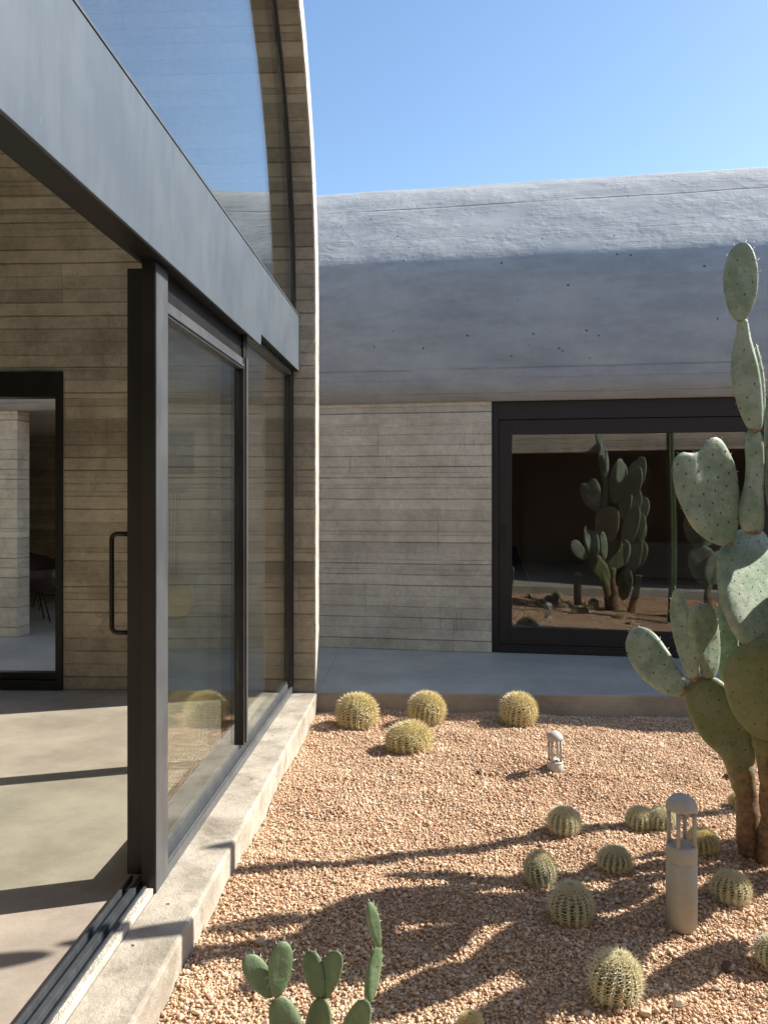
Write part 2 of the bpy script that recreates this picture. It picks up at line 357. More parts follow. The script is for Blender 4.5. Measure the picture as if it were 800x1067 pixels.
def gravel_mat(geom):
    g = N('gravel_stones' if geom else 'gravel_bed')
    ob = g.n('TexCoord').outputs['Object']
    if geom:
        r = g.n('Attribute', attribute_name='tone').outputs['Fac']
    else:
        vo = g.n('TexVoronoi'); g.put(vo.inputs['Vector'], ob); vo.inputs['Scale'].default_value = 75
        r = g.white(vo.outputs['Position'])
    cr = g.n('ValToRGB'); g.put(cr.inputs[0], r); e = cr.color_ramp
    cols = [(0, C(.27, .155, .095)), (.14, C(.45, .27, .165)), (.45, C(.62, .43, .28)), (.75, C(.72, .54, .37)), (.92, C(.80, .66, .51)), (1, C(.84, .78, .68))]
    e.elements[0].position = 0; e.elements[0].color = cols[0][1]; e.elements[1].position = 1; e.elements[1].color = cols[-1][1]
    for p, c in cols[1:-1]:
        x = e.elements.new(p); x.color = c
    cc = g.hsv(cr.outputs[0], g.math('ADD', .8, g.math('MULTIPLY', g.noise(ob, 120, 3), .36)))
    big = g.ramp(g.noise(ob, 1.1, 5, .6), .4, .7); cc = g.mix(g.math('MULTIPLY', big, .25), cc, C(.45, .25, .155))
    if geom: return g.pbr(cc, .8, 0, g.bump(g.noise(ob, 260, 2), .4, .001), spec=.3)
    cc = g.hsv(cc, .72)
    return g.pbr(cc, .9, 0, g.bump(vo.outputs['Distance'], 1.0, .01), spec=.2)
M['gravel'] = gravel_mat(True); M['gravel_bed'] = gravel_mat(False)

# ------------------------------------------------------------------ geometry constants
WY = 6.56                       # inner face of the side wall
XR, XP, XF = -.86, -.973, -1.02 # rib face, beam face, window frame face
SC, SR = 2.92, 2.5              # spring line height, vault radius
YC = WY - SR                    # vault centre
cam_pt = lambda x, d: RT * x + FW * d
W0 = cam_pt(-.657, 8.57); W1 = cam_pt(2.24, 8.04)
WU = (W1 - W0).normalized(); WN = Vector((WU.y, -WU.x, 0))      # WN points to the camera
WANG = math.atan2(WU.y, WU.x)
def wl(px, py=600):             # wall-local u and z of a pixel on the back wall plane
    p = hit(px, py, W0, WN); return (p - W0).dot(WU), p.z

# ------------------------------------------------------------------ the ground
TY = ground(333, 723, 0).y; T2 = ground(705, 725.5, 0)
T1 = ground(333, 722.5, 0)
def gh(x, y):
    return .010 * math.sin(x * 2.3 + y * 1.1) + .009 * math.sin(y * 3.7 - x * 1.3 + 1) + .006 * math.sin(x * 7.1 + y * 5.3) + .016 * noise.noise((x * 1.7, y * 1.7, 0)) + .016 * noise.noise((x * 4.3, y * 4.3, 3)) + .008 * noise.noise((x * 9.1, y * 9.1, 5))
g = MB()
xs = list(np.arange(-.84, 9.01, .06)); ys = list(np.arange(2.0, 6.75, .06))
vs_ = [(x, y, -.142 + gh(x, y)) for y in ys for x in xs]; nx = len(xs)
g.add(vs_, [(j * nx + i, j * nx + i + 1, (j + 1) * nx + i + 1, (j + 1) * nx + i) for j in range(len(ys) - 1) for i in range(nx - 1)])
g.build('gravel_bed', M['gravel_bed'], smooth=True)['kind'] = 'structure'
g = MB(); g.add([(-300, -300, -.2), (300, -300, -.2), (300, 300, -.2), (-300, 300, -.2)], [(0, 1, 2, 3)])
g.build('ground', M['soil'])['kind'] = 'structure'

def terr():
    g = MB()
    sl = (T2.y - T1.y) / (T2.x - T1.x); q_ = .03
    ya = T1.y + sl * (XR + .012 - T1.x); yb = T1.y + sl * (9.0 - T1.x)
    g.prism([(-.845, ya + q_), (9.0, yb + q_), (9.0, 9.4), (-.845, 9.4)], -.19, 0, 'z')
    g.prism([(-7.9, WY + .2), (-.845, WY + .2), (-.845, 9.4), (-7.9, 9.4)], -.19, -.0005, 'z')
    o = g.build('terrace', M['terrace'], bevel=.006); o['kind'] = 'structure'
    g = MB(); g.prism([(-.845, ya), (9.0, yb), (9.0, yb + q_ - .001), (-.845, ya + q_ - .001)], -.19, -.001, 'z'); g.build('terrace_step', M['step_bounce'], bevel=.005)['kind'] = 'structure'
    return ya, yb, sl
ya, yb, sl = terr()
g = MB(); g.box(-.83, 9, -3.4, 2.18, -.19, 0); g.build('near_terrace', M['terrace'], bevel=.008)['kind'] = 'structure'
g = MB(); g.box(-7.9, -1.02, 1.5, WY + .2, -.19, -.002)
g.build('floor', M['floor'])['kind'] = 'structure'

# gravel stones: real little stones, one mesh, far past counting
def gravel():
    ico_v = []; t = (1 + 5 ** .5) / 2
    for a in (-1, 1):
        for b in (-t, t): ico_v += [(0, a, b), (a, b, 0), (b, 0, a)]
    V = np.array(ico_v); V /= np.linalg.norm(V, axis=1)[:, None]
    bm = bmesh.new(); [bm.verts.new(v) for v in V]; bmesh.ops.convex_hull(bm, input=bm.verts); bm.verts.index_update()
    V = np.array([v.co[:] for v in bm.verts]); Fc = np.array([[v.index for v in f.verts] for f in bm.faces]); bm.free()
    pts = []
    dens = 15000
    X0, X1, Y0, Y1 = -.83, 4.3, 2.18, 6.62
    n = int((X1 - X0) * (Y1 - Y0) * dens)
    P = np.stack([rng.uniform(X0, X1, n), rng.uniform(Y0, Y1, n)], 1)
    # keep the full density where the photograph looks; thinner outside
    d = P[:, 0] * FW.x + P[:, 1] * FW.y; x = P[:, 0] * RT.x + P[:, 1] * RT.y
    inside = (np.abs(x / d) < .47)
    keep = inside | (rng.random(n) < .3)
    edge = P[:, 1] < (ya + sl * (P[:, 0] - (XR + .012))) - .004
    keep &= edge
    P = P[keep]; n = len(P)
    s = rng.lognormal(math.log(.0042), .40, n); s = np.clip(s, .0025, .0135)
    hz = np.array([-.142 + gh(a, b) for a, b in P])
    q = rng.normal(size=(n, 4)); q /= np.linalg.norm(q, axis=1)[:, None]
    w_, x_, y_, z_ = q.T
    Rm = np.stack([1 - 2 * (y_**2 + z_**2), 2 * (x_*y_ - z_*w_), 2 * (x_*z_ + y_*w_), 2 * (x_*y_ + z_*w_), 1 - 2 * (x_**2 + z_**2), 2 * (y_*z_ - x_*w_), 2 * (x_*z_ - y_*w_), 2 * (y_*z_ + x_*w_), 1 - 2 * (x_**2 + y_**2)], 1).reshape(n, 3, 3)
    base = V[None] * (1 + rng.uniform(-.3, .3, (n, len(V), 1))) * rng.uniform(.6, 1.25, (n, 1, 3))
    A = np.einsum('nij,nvj->nvi', Rm, base * s[:, None, None])
    A[:, :, 2] *= .8
    A[:, :, 0] += P[:, 0:1]; A[:, :, 1] += P[:, 1:2]
    A[:, :, 2] += (hz + s * .25 + rng.uniform(-.002, .006, n))[:, None]
    nv = len(V); co = A.reshape(-1).astype(np.float32)
    faces = (Fc[None] + (np.arange(n) * nv)[:, None, None]).reshape(-1).astype(np.int32)
    me = bpy.data.meshes.new('gravel'); nf = n * len(Fc)
    me.vertices.add(n * nv); me.vertices.foreach_set('co', co)
    me.loops.add(nf * 3); me.loops.foreach_set('vertex_index', faces)
    me.polygons.add(nf); me.polygons.foreach_set('loop_start', np.arange(0, nf * 3, 3, dtype=np.int32)); me.polygons.foreach_set('loop_total', np.full(nf, 3, dtype=np.int32))
    me.update(calc_edges=True)
    at_ = me.attributes.new('tone', 'FLOAT', 'POINT'); tone = np.clip(rng.beta(1.7, 1.75, n), 0, .97)
    at_.data.foreach_set('value', np.repeat(tone, nv).astype(np.float32))
    me.materials.append(M['gravel'])
    o = bpy.data.objects.new('gravel', me); col.objects.link(o)
    tag(o, 'loose pinkish tan gravel covering the planting bed', None, None, 'stuff')
gravel()

# ------------------------------------------------------------------ the vaulted building on the left
LB = empty('vaulted_building', (-1, 4, 0)); LO = Vector((1, -4, 0))
tag(LB, 'vaulted board marked concrete pavilion with glazed end wall beside the gravel', 'building')
def lb(mb, name, mat, parent=LB, **kw):
    # geometry is written in world metres; shift it under the building's empty
    mb.v = [(p[0] + LO.x, p[1] + LO.y, p[2]) for p in mb.v]
    return mb.build(name, mat, parent, **kw)
XB = -7.9
def sub(parent): return parent      # sub-parts share the parent's frame (all part origins sit at the empty)
# side wall with the door opening
pD = hit(66, 600, (0, WY, 0), Vector((0, 1, 0))); dzt = hit(50, 387, (0, WY, 0), Vector((0, 1, 0))).z
DX1 = pD.x; DX0 = DX1 - 1.9; DZT = dzt
TH = .2
g = MB()
g.box(DX1, XR, WY, WY + TH, -.19, SC); g.box(XB, DX0, WY, WY + TH, -.19, SC); g.box(DX0, DX1, WY, WY + TH, DZT, SC)
g.box(DX0, DX1, WY, WY + TH, -.19, .0)
lb(g, 'side_wall', [M['board']])
g = MB(); g.box(XB, XR, YC - SR - TH, YC - SR, -.19, SC); lb(g, 'side_wall', M['board'])
# vault shell
def shell():
    g = MB(); n = 64
    xsn = [XB, -4.5, -2.5, -1.06, XR]
    def ring(r, x): return [(x, YC + r * math.cos(math.pi * k / n), SC + r * math.sin(math.pi * k / n)) for k in range(n + 1)]
    for i in range(len(xsn) - 1):
        a, b = xsn[i], xsn[i + 1]
        for r in (SR, SR + TH):
            A, B = ring(r, a), ring(r, b)
            v = A + B; m = n + 1
            fs = [(k, k + 1, m + k + 1, m + k) for k in range(n)]
            uv = [[(a, r * math.pi * k / n + SC), (a, r * math.pi * (k + 1) / n + SC), (b, r * math.pi * (k + 1) / n + SC), (b, r * math.pi * k / n + SC)] for k in range(n)]
            g.add(v, fs, uv)
    for x in (XB, XR):
        A, B = ring(SR, x), ring(SR + TH, x); m = n + 1
        g.add(A + B, [(k, k + 1, m + k + 1, m + k) for k in range(n)])
    return g
sh = lb(shell(), 'vault', M['board'], fix=False)
# front face of the rib: thin rough cast skin over the arch's end, 12 mm proud with chipped edges
def rib_face():
    g = MB(); n = 150; v = []; rs = random.Random(4)
    path = [(WY, z) for z in np.linspace(0.0, SC, 60)][:-1]
    tot = []
    def P(r_off, i, rough=0):
        pass
    pts = []
    for z in np.linspace(0, SC, 70)[:-1]: pts.append(((WY, z), (1, 0)))
    for k in range(n + 1):
        a = math.pi * k / n; pts.append(((YC + SR * math.cos(a), SC + SR * math.sin(a)), (math.cos(a), math.sin(a))))
    for z in np.linspace(SC, 0, 30)[1:]: pts.append(((WY - 2 * SR, z), (-1, 0)))
    for i, (p, d) in enumerate(pts):
        j1 = .004 * noise.noise((i * .9, 3, 0)) + (.008 * max(0, noise.noise((i * .37, 9, 1)) - .25)); j2 = .005 * noise.noise((i * .8, 7, 0)) - .010 * max(0, noise.noise((i * .33, 2, 5)) - .2)
        a0 = .0015 + j1; a1 = TH + j2
        for (o_, x) in ((a0, XR - .002), (a0 + .004, XR + .010), (a1 - .004, XR + .010), (a1, XR - .002)):
            v.append((x + .002 * noise.noise((i * .5, o_ * 30, 0)), p[0] + d[0] * o_, p[1] + d[1] * o_))
    m = len(pts)
    fs = []
    for i in range(m - 1):
        for k in range(3): fs.append((i * 4 + k, i * 4 + k + 1, (i + 1) * 4 + k + 1, (i + 1) * 4 + k))
    g.add(v, fs); return g
lb(rib_face(), 'arch_rim', M['rib_face'])
# end wall of the room, far left
g = MB(); g.box(XB - .2, XB, YC - SR - TH, WY + TH, -.19, SC + SR + .1); lb(g, 'end_wall', M['board'])
# concrete kerb below the facade
g = MB()
nk = 60; v = []; 
for i in range(nk + 1):
    y = 1.4 + (WY + .18 - 1.4) * i / nk
    j = .003 * noise.noise((y * 6, 1, 0)); j2 = .004 * max(0, noise.noise((y * 9, 5, 0)) - .1)
    v += [(XF - .005, y, -.19), (-.835 + j, y, -.19), (-.835 + j, y, -.012), (-.840 + j - j2, y, -.003), (-.848 - j2, y, 0 + .001 * j), (XF - .005, y, 0)]
fs = []
for i in range(nk):
    for k in range(6): fs.append((i * 6 + k, i * 6 + (k + 1) % 6, (i + 1) * 6 + (k + 1) % 6, (i + 1) * 6 + k))
fs += [tuple(range(6)), tuple(nk * 6 + k for k in range(5, -1, -1))]
g.add(v, fs); lb(g, 'kerb', M['kerb'])
# steel beam
YN = 5.03; BZ0, BZ1, BZT = 2.385, 2.452, 2.865
g = MB()
poly = [(YC - SR + .01, BZ0), (YN - .03, BZ0), (YN - .012, BZ0 + .004), (YN - .003, BZ0 + .014), (YN, BZ0 + .03), (YN, BZ1), (WY - .004, BZ1), (WY - .004, BZT), (YC - SR + .01, BZT)]
g.prism(poly, XP - .012, XP, 'x')
beam = lb(g, 'steel_beam', M['beam'], bevel=.002)
g = MB(); g.box(XP - .028, XP + .004, YC - SR + .012, WY - .006, BZT + .001, BZT + .012)
lb(g, 'flange', M['strip'], beam, bevel=.001)
g = MB(); g.box(XP - .20, XP - .014, YC - SR + .01, WY - .005, BZ1 + .002, BZT - .004)
g.box(XP - .108, XP - .014, YC - SR + .01, 4.70, BZ0 + .006, BZ1)
lb(g, 'track_box', M['iron'], beam)
# lunette window
def arc_frame(r0, r1, x0, x1, zmin, n=72):
    g = MB(); a0 = math.asin((zmin - SC) / r1) if zmin < SC else 0.0
    a0 = -.02; v = []
    for k in range(n + 1):
        a = a0 + (math.pi - 2 * a0) * k / n
        for r, x in ((r0, x0), (r1, x0), (r1, x1), (r0, x1)):
            v.append((x, YC + r * math.cos(a), SC + r * math.sin(a)))
    fs = []
    for i in range(n):
        for k in range(4): fs.append((i * 4 + k, i * 4 + (k + 1) % 4, (i + 1) * 4 + (k + 1) % 4, (i + 1) * 4 + k))
    fs += [(0, 1, 2, 3), tuple(n * 4 + k for k in (3, 2, 1, 0))]
    return g.add(v, fs)
lun = lb(arc_frame(SR - .062, SR - .003, XF - .05, XF + .02, BZT), 'lunette_window', M['frame_out'])
g = MB(); poly = [(YC + (SR - .066) * math.cos(math.pi * k / 72), SC + (SR - .066) * math.sin(math.pi * k / 72)) for k in range(73)]
poly = [(YC + SR - .066, BZT + .014)] + poly + [(YC - SR + .066, BZT + .014)]
g.prism(poly, XF - .006, XF + .004, 'x'); lb(g, 'glass_pane', M['glass_arch'], lun)
# fixed glazing: post, mullion, end stile, sill
PY0, PY1 = 3.205, 3.355
fx = empty('fixed_window'); fx.parent = LB
g = MB(); g.box(XF - .054, XF - .002, PY0, PY1, 0.001, BZ0 + .01); post = lb(g, 'post', M['frame'], fx, bevel=.002)
g = MB(); g.box(XF - .002, XF + .001, PY0 + .004, PY1 - .002, 0.002, BZ0 - .002); lb(g, 'cover_strip', M['strip'], fx)
MY0, MY1 = 4.80, 4.90
g = MB(); g.box(XF - .058, XF - .008, MY0, MY1, .101, BZ1 + .001); lb(g, 'mullion', M['frame'], fx, bevel=.003)
g = MB(); g.box(XF - .008, XF, MY0 + .05, MY0 + .08, .101, BZ0 - .1); lb(g, 'cover_strip', M['strip'], fx, bevel=.002)
g = MB(); g.box(XF - .058, XF - .004, WY - .075, WY - .002, .101, BZ1 + .001); g.box(XF - .004, XF + .006, WY - .05, WY - .03, .062, BZ1)
lb(g, 'end_stile', M['frame'], fx, bevel=.003)
g = MB(); g.box(XF - .03, XF, PY1 + .001, WY - .002, .001, .045); g.box(XF - .060, XF - .031, PY1 + .001, WY - .002, .001, .075)
g.box(XF - .060, XF - .036, PY1 + .001, WY - .002, .076, .10)
g.box(XF - .012, XF - .004, PY1 + .001, WY - .002, .046, .056)
lb(g, 'sill_rail', M['strip'], fx, bevel=.002)
g = MB(); g.box(XF - .058, XF - .012, PY1 + .001, MY0 - .001, 2.215, 2.275); g.box(XF - .012, XF - .004, PY1 + .001, MY0 - .001, 2.225, 2.24)
g.box(XF - .05, XF - .004, MY1 + .001, WY - .077, BZ1 - .035, BZ1 - .001)
lb(g, 'head_rail', M['strip'], fx, bevel=.002)
g = MB(); g.box(XF - .055, XF - .02, PY1 + .001, MY0 - .001, 2.277, BZ0 + .02); lb(g, 'head_infill', M['frame'], fx)
g = MB(); g.box(XF - .045, XF - .035, PY1 + .002, MY0 - .002, .102, 2.213); lb(g, 'glass_pane', M['glass'], fx)
g = MB(); g.box(XF - .040, XF - .030, MY1 + .002, WY - .077, .102, BZ1 - .037); lb(g, 'glass_pane', M['glass'], fx)
# sliding door on the inner track, pushed open
XA1 = XF - .075; XA0 = XA1 - .065
SY0, SY1 = 3.29, 4.90
sd = empty('sliding_door'); sd.parent = LB
for a, b in ((SY0, SY0 + .09), (SY1 - .09, SY1)):
    g = MB(); g.box(XA0, XA1, a, b, .035, BZ0 - .002); lb(g, 'door_stile', M['frame'], sd, bevel=.003)
for a, b in ((.035, .13), (2.27, BZ0 - .002)):
    g = MB(); g.box(XA0, XA1, SY0 + .091, SY1 - .091, a, b); lb(g, 'door_rail', M['frame'], sd, bevel=.003)
g = MB(); g.box(XA0 + .02, XA0 + .03, SY0 + .092, SY1 - .092, .131, 2.269); lb(g, 'glass_pane', M['glass'], sd)
hx = XA0 - .075; hz0, hz1 = hit(120, 658, (0, 3.36, 0), Vector((0, 1, 0))).z, hit(120, 556, (0, 3.36, 0), Vector((0, 1, 0))).z
g = MB(); rr = .022; pts = [(XA0 + .002, 3.33, hz1)]
for k in range(7): a = math.pi / 2 * k / 6; pts.append((hx + rr - rr * math.sin(a), 3.33, hz1 - rr + rr * math.cos(a)))
for k in range(7): a = math.pi / 2 * k / 6; pts.append((hx + rr - rr * math.cos(a), 3.33, hz0 + rr - rr * math.sin(a)))
pts.append((XA0 + .002, 3.33, hz0))
g.tube(pts, .0095, 10); lb(g, 'handle', M['iron'], sd, smooth=True)
# floor tracks in the open doorway
g = MB()
g.box(XF - .125, XF - .035, YC - SR + .01, PY0 - .002, .001, .012)
for x, w_ in ((XF - .125, .010), (XF - .090, .022), (XF - .043, .010)): g.box(x, x + w_, YC - SR + .01, PY0 + .08, .013, .034)
lb(g, 'floor_track', M['track'], LB, bevel=.001)
g = MB(); g.box(XF - .034, XF - .006, YC - SR + .01, PY0 - .01, .001, .028); lb(g, 'mortar_upstand', M['rib_face'], LB, bevel=.004)
# black steel frame in the side-wall doorway
dr = empty('doorway'); dr.parent = LB
g = MB()
g.box(DX1 - .052, DX1 - .002, WY - .03, WY + .12, .001, DZT - .002); g.box(DX0 + .002, DX0 + .05, WY - .03, WY + .12, .001, DZT - .002)
g.box(DX0 + .051, DX1 - .053, WY - .03, WY + .12, DZT - .20, DZT - .002)
g.box(DX0 + .051, DX1 - .053, WY - .03, WY + .10, .001, .07); g.box(DX0 + .051, DX1 - .053, WY + .02, WY + .10, .071, .125)
lb(g, 'door_frame', M['iron'], dr, bevel=.003)

# ------------------------------------------------------------------ things inside the left room
p = hit(189, 472, (0, WY, 0), Vector((0, 1, 0)))
o = empty('wall_vent', (p.x, WY, p.z)); tag(o, 'dark square vent box high on the board marked wall, seen through the glass', 'vent')
g = MB(); g.box(-.10, .10, -.022, -.001, -.165, .165); g.build('housing', M['dark_wood'], o, bevel=.003)
g = MB()
for k in range(9): g.box(-.085, .085, -.034, -.024, -.145 + k * .033, -.130 + k * .033)
g.build('louvre', M['iron'], o)
p = hit(180, 623, (0, WY - .1, 0), Vector((0, 1, 0)))
o = empty('hanging_gong', (p.x, WY - .1, p.z)); tag(o, 'round yellow brass disc hanging on dark cords in front of the wall', 'gong')
g = MB(); g.lathe([(.001, .02), (.08, .018), (.14, .008), (.17, -.004), (.172, -.012), (.16, -.012), (.08, .005), (.001, .008)], n=40)
g.v = [(x, -z, y) for x, y, z in g.v]; g.build('disc', M['brass'], o, smooth=True)
for dx in (-.03, 0, .03, .05):
    g = MB(); g.tube([(dx * .6, 0, .165), (dx, .01, .8)], .0035, 6); g.build('cord', M['leather'], o)
g = MB(); g.box(-.07, .09, .0, .07, .80, .83); g.build('bracket', M['dark_wood'], o)

# ------------------------------------------------------------------ the long vaulted building at the back
BB = empty('long_vaulted_building', W0, WANG)
tag(BB, 'long low concrete building with smooth rounded vault roof behind the gravel court', 'building')
UL, UR = -9.5, 12.0
uj0 = wl(18)[0]; uj1 = -1.25       # opening seen through the left doorway, widened out of view for more light
uw0 = wl(512)[0]; uw1 = uw0 + 5.2
WZ = 2.41; WT = .22
for a, b in ((UL, uj0), (uj1, uw0), (uw1, UR)):
    g = MB(); g.box(a, b, 0, WT, -.19, WZ); g.build('wall', M['board_grey'], BB)
# band and vault, one swept profile
VR, VZ = 2.25, 2.785
def bvault():
    prof = [(.05, WZ + .0), (-.022, WZ + .001), (-.020, WZ + .2), (-.012, WZ + .33), (-.004, VZ)]
    q, z, s_ = -.004, VZ, 0.0; ds = .06
    def lean(s_):
        ks = [(0, 2), (.6, 10), (1.02, 20), (1.10, 36), (1.22, 43), (2.35, 48), (2.9, 66), (3.5, 90), (4.6, 110), (6.4, 178), (9, 180)]
        for (a, x), (b, y) in zip(ks, ks[1:]):
            if s_ <= b: return x + (y - x) * (s_ - a) / (b - a)
        return 180
    n = 0
    while z > -.19 and n < 200:
        l_ = R(lean(s_ + ds / 2)); q += ds * math.sin(l_); z += ds * math.cos(l_); s_ += ds; prof.append((q, z)); n += 1
    us = np.arange(UL, UR + .01, .06); g = MB(); m = len(prof)
    al = [0]
    for i in range(1, m): al.append(al[-1] + math.hypot(prof[i][0] - prof[i-1][0], prof[i][1] - prof[i-1][1]))
    v = []
    for u in us:
        for i, (q, z) in enumerate(prof):
            k = 1 if 3 < i < 60 else 0
            a = .006 * noise.noise((u * 1.3, al[i] * 1.5, 0)) * k + .0015 * noise.noise((u * 9, al[i] * 9, 3)) * k
            dz = .004 * noise.noise((u * .7, 5, 1))
            v.append((u, q - a, z + a + dz * k))
    fs = []; uv = []
    for j in range(len(us) - 1):
        for i in range(m - 1):
            if prof[i][0] > 2.8 and prof[i][1] < 2.3 and uj1 - 1.75 < us[j] < uj1 + 1.35: continue      # unseen rear opening, added to let light into the far room
            fs.append((j * m + i, (j + 1) * m + i, (j + 1) * m + i + 1, j * m + i + 1))
            uv.append([(us[j], al[i]), (us[j + 1], al[i]), (us[j + 1], al[i + 1]), (us[j], al[i + 1])])
    g.add(v, fs, uv); return g
bv = bvault().build('vault_roof', M['vault'], BB, smooth=True, fix=False)
g = MB(); g.box(UL, UR, .051, 3.6, WZ + .002, WZ + .10); g.build('ceiling_slab', M['terrace'], BB)
g = MB(); g.box(UL, UR, WT + .001, 4.2, -.18, -.004); g.build('room_floor', M['terrace'], BB)
for u in (UL, uw0 - .5, UR - .2):
    pass
for a, b in ((uw0 - .5, uw0 - .35), (UL, UL + .2), (UR - .2, UR)):
    g = MB(); g.box(a, b, WT + .001, 3.59, -.003, WZ + .001); g.build('partition_wall', M['room'], BB)
for a, b in ((UL + .2, uj1 - 1.6), (uj1 + 1.2, uw0 - .5)):  # gap between the pieces belongs to the added light opening
    g = MB(); g.box(a, b, 3.6, 3.75, -.003, WZ + .001); g.build('rear_wall', M['board'], BB)
g = MB(); g.box(uw0 - .35, UR - .2, 3.6, 3.75, -.003, WZ + .001); g.build('rear_wall', M['room'], BB)
# big dark window
wz = lambda px, py: wl(px, py)[1]
win = empty('window'); win.parent = BB
fz1 = WZ - .001
def frame(g, u0, u1, z0, z1, l, r, b, t, q0, q1):
    g.box(u0, u0 + l, q0, q1, z0, z1); g.box(u1 - r, u1, q0, q1, z0, z1)
    g.box(u0 + l, u1 - r, q0, q1, z0, z0 + b); g.box(u0 + l, u1 - r, q0, q1, z1 - t, z1)
g = MB(); frame(g, uw0 + .001, uw1 - .001, .002, fz1, .062, .062, .075, .175, .035, .19)
g.box(uw0 + .063, uw1 - .063, .02, .034, .002, .05)
g.build('outer_frame', M['frame_out'], win, bevel=.004)
ug0 = wl(533)[0]; ug1 = wl(779)[0]; us1 = wl(802)[0]
zg1 = wz(600, 451.5); zg0 = wz(600, 657)
def sash(u0, u1, q, gu0, gu1):
    s = empty('sash'); s.parent = win
    g = MB(); frame(g, u0, u1, .079, fz1 - .178, gu0 - u0, u1 - gu1, zg0 - .079, fz1 - .178 - zg1, q, q + .05)
    f = g.build('sash_frame', M['frame_out'], win, bevel=.004)
    bpy.data.objects.remove(s)
    g = MB(); g.box(gu0 + .001, gu1 - .001, q + .02, q + .03, zg0 + .001, zg1 - .001); g.build('glass_pane', M['glass_win'], win)
sash(uw0 + .065, us1, .05, ug0, ug1)
sash(us1 + .02, uw1 - .065, .11, us1 + .12, uw1 - .2)
hu = wl(524)[0]; g = MB(); g.box(hu - .018, hu + .018, .041, .049, wz(524, 572), wz(524, 546)); g.build('flush_pull', M['iron'], win, bevel=.003)
# furniture inside the window room
def inroom(u, q, z=0): return W0 + WU * u - WN * q + Vector((0, 0, z))
def thing_in(name, u, q, label, cat, z=0, rz=0):
    o = empty(name, inroom(u, q, z), WANG + rz); tag(o, label, cat); return o
o = thing_in('wall_panel', ug0 + .55, 3.58, 'flat brown panel leaning on the rear wall, inside left of the dark window', 'panel')
g = MB(); g.box(-.5, .5, -.04, 0, 0, 1.9); g.build('board', M['panel'], o); g = MB(); frame(g, -.53, .53, 0, 1.93, .03, .03, .03, .03, -.05, 0); g.build('trim', M['room'], o)
o = thing_in('day_bed', ug1 - .35, 2.2, 'grey day bed on a red brown wooden base, inside the dark window', 'day bed')
g = MB(); g.box(-.55, 1.3, -.4, .45, .22, .34); g.build('bed_base', M['wood'], o, bevel=.01)
for a in (-.5, 1.2):
    for b in (-.35, .35):
        g = MB(); g.box(a, a + .06, b, b + .06, 0, .22); g.build('leg', M['wood'], o)
g = MB(); g.box(-.53, 1.28, -.38, .43, .341, .50); g.build('mattress', M['grey_cloth'], o, bevel=.03)
g = MB(); g.box(-.53, 1.28, .25, .43, .501, .95); g.build('bolster', M['grey_cloth'], o, bevel=.04)
o = thing_in('sling_chair', ug0 + .18, .9, 'dark leather sling chair inside the lower left corner of the dark window', 'chair', rz=.5)
g = MB()
for i, (x, z) in enumerate([(-.30, .98), (-.22, .72), (-.10, .45), (.05, .33), (.22, .36), (.34, .44)]):
    pass
sl_pts = [(-.30, .98), (-.22, .72), (-.10, .45), (.05, .33), (.22, .36), (.34, .44)]
v = []
for (x, z) in sl_pts: v += [(x, -.24, z), (x, .24, z), (x + .012, -.24, z + .014), (x + .012, .24, z + .014)]
fs = []
for i in range(5):
    a = i * 4; b = a + 4; fs += [(a, a + 1, b + 1, b), (a + 2, b + 2, b + 3, a + 3), (a, b, b + 2, a + 2), (a + 1, a + 3, b + 3, b + 1)]
fs += [(0, 2, 3, 1), (20, 21, 23, 22)]
g.add(v, fs); g.build('sling', M['leather'], o, smooth=False)
for y in (-.25, .25):
    g = MB(); g.tube([(-.31, y, 1.0), (-.1, y, .44), (.2, y, 0.012)], .011, 8); g.tube([(.36, y, .46), (.05, y, .31), (-.25, y, 0.012)], .011, 8)
    g.build('side_frame', M['iron'], o, smooth=True)
# chairs in the room seen through the left doorway
def tub_chair(px, d, label, rz):
    p = at(px, 0, d); o = empty('tub_chair', (p.x, p.y, -.003), rz); tag(o, label, 'chair', 'round tub chairs in the far room')
    g = MB(); n = 24; v = []; rings = [(.10, .36), (.24, .39), (.33, .50), (.37, .64)]
    for (r, z) in rings:
        for k in range(n):
            a = 2 * math.pi * k / n; lift = .16 * max(0, math.cos(a)) * (z - .36) / .28
            v.append((r * math.cos(a), r * .95 * math.sin(a), z + lift))
    fs = [(i * n + k, i * n + (k + 1) % n, (i + 1) * n + (k + 1) % n, (i + 1) * n + k) for i in range(3) for k in range(n)]
    fs.append(tuple(range(n - 1, -1, -1)))
    g.add(v, fs); s = g.build('shell', M['leather'], o, smooth=True); sm = s.modifiers.new('solid', 'SOLIDIFY'); sm.thickness = .02
    g = MB(); g.lathe([(.001, .40), (.22, .41), (.29, .46), (.28, .49), (.001, .49)], n=24); g.build('cushion', M['leather'], o, smooth=True)
    for k in range(4):
        a = math.pi / 4 + k * math.pi / 2; g = MB(); g.tube([(.14 * math.cos(a), .14 * math.sin(a), .37), (.25 * math.cos(a), .25 * math.sin(a), 0.004)], .008, 8); g.build('leg', M['iron'], o)
tub_chair(33, 10.3, 'dark brown round tub chair on thin legs, nearer one through the left doorway', 2.2)
tub_chair(52, 11.6, 'dark brown round tub chair behind the nearer one, through the left doorway', 3.8)

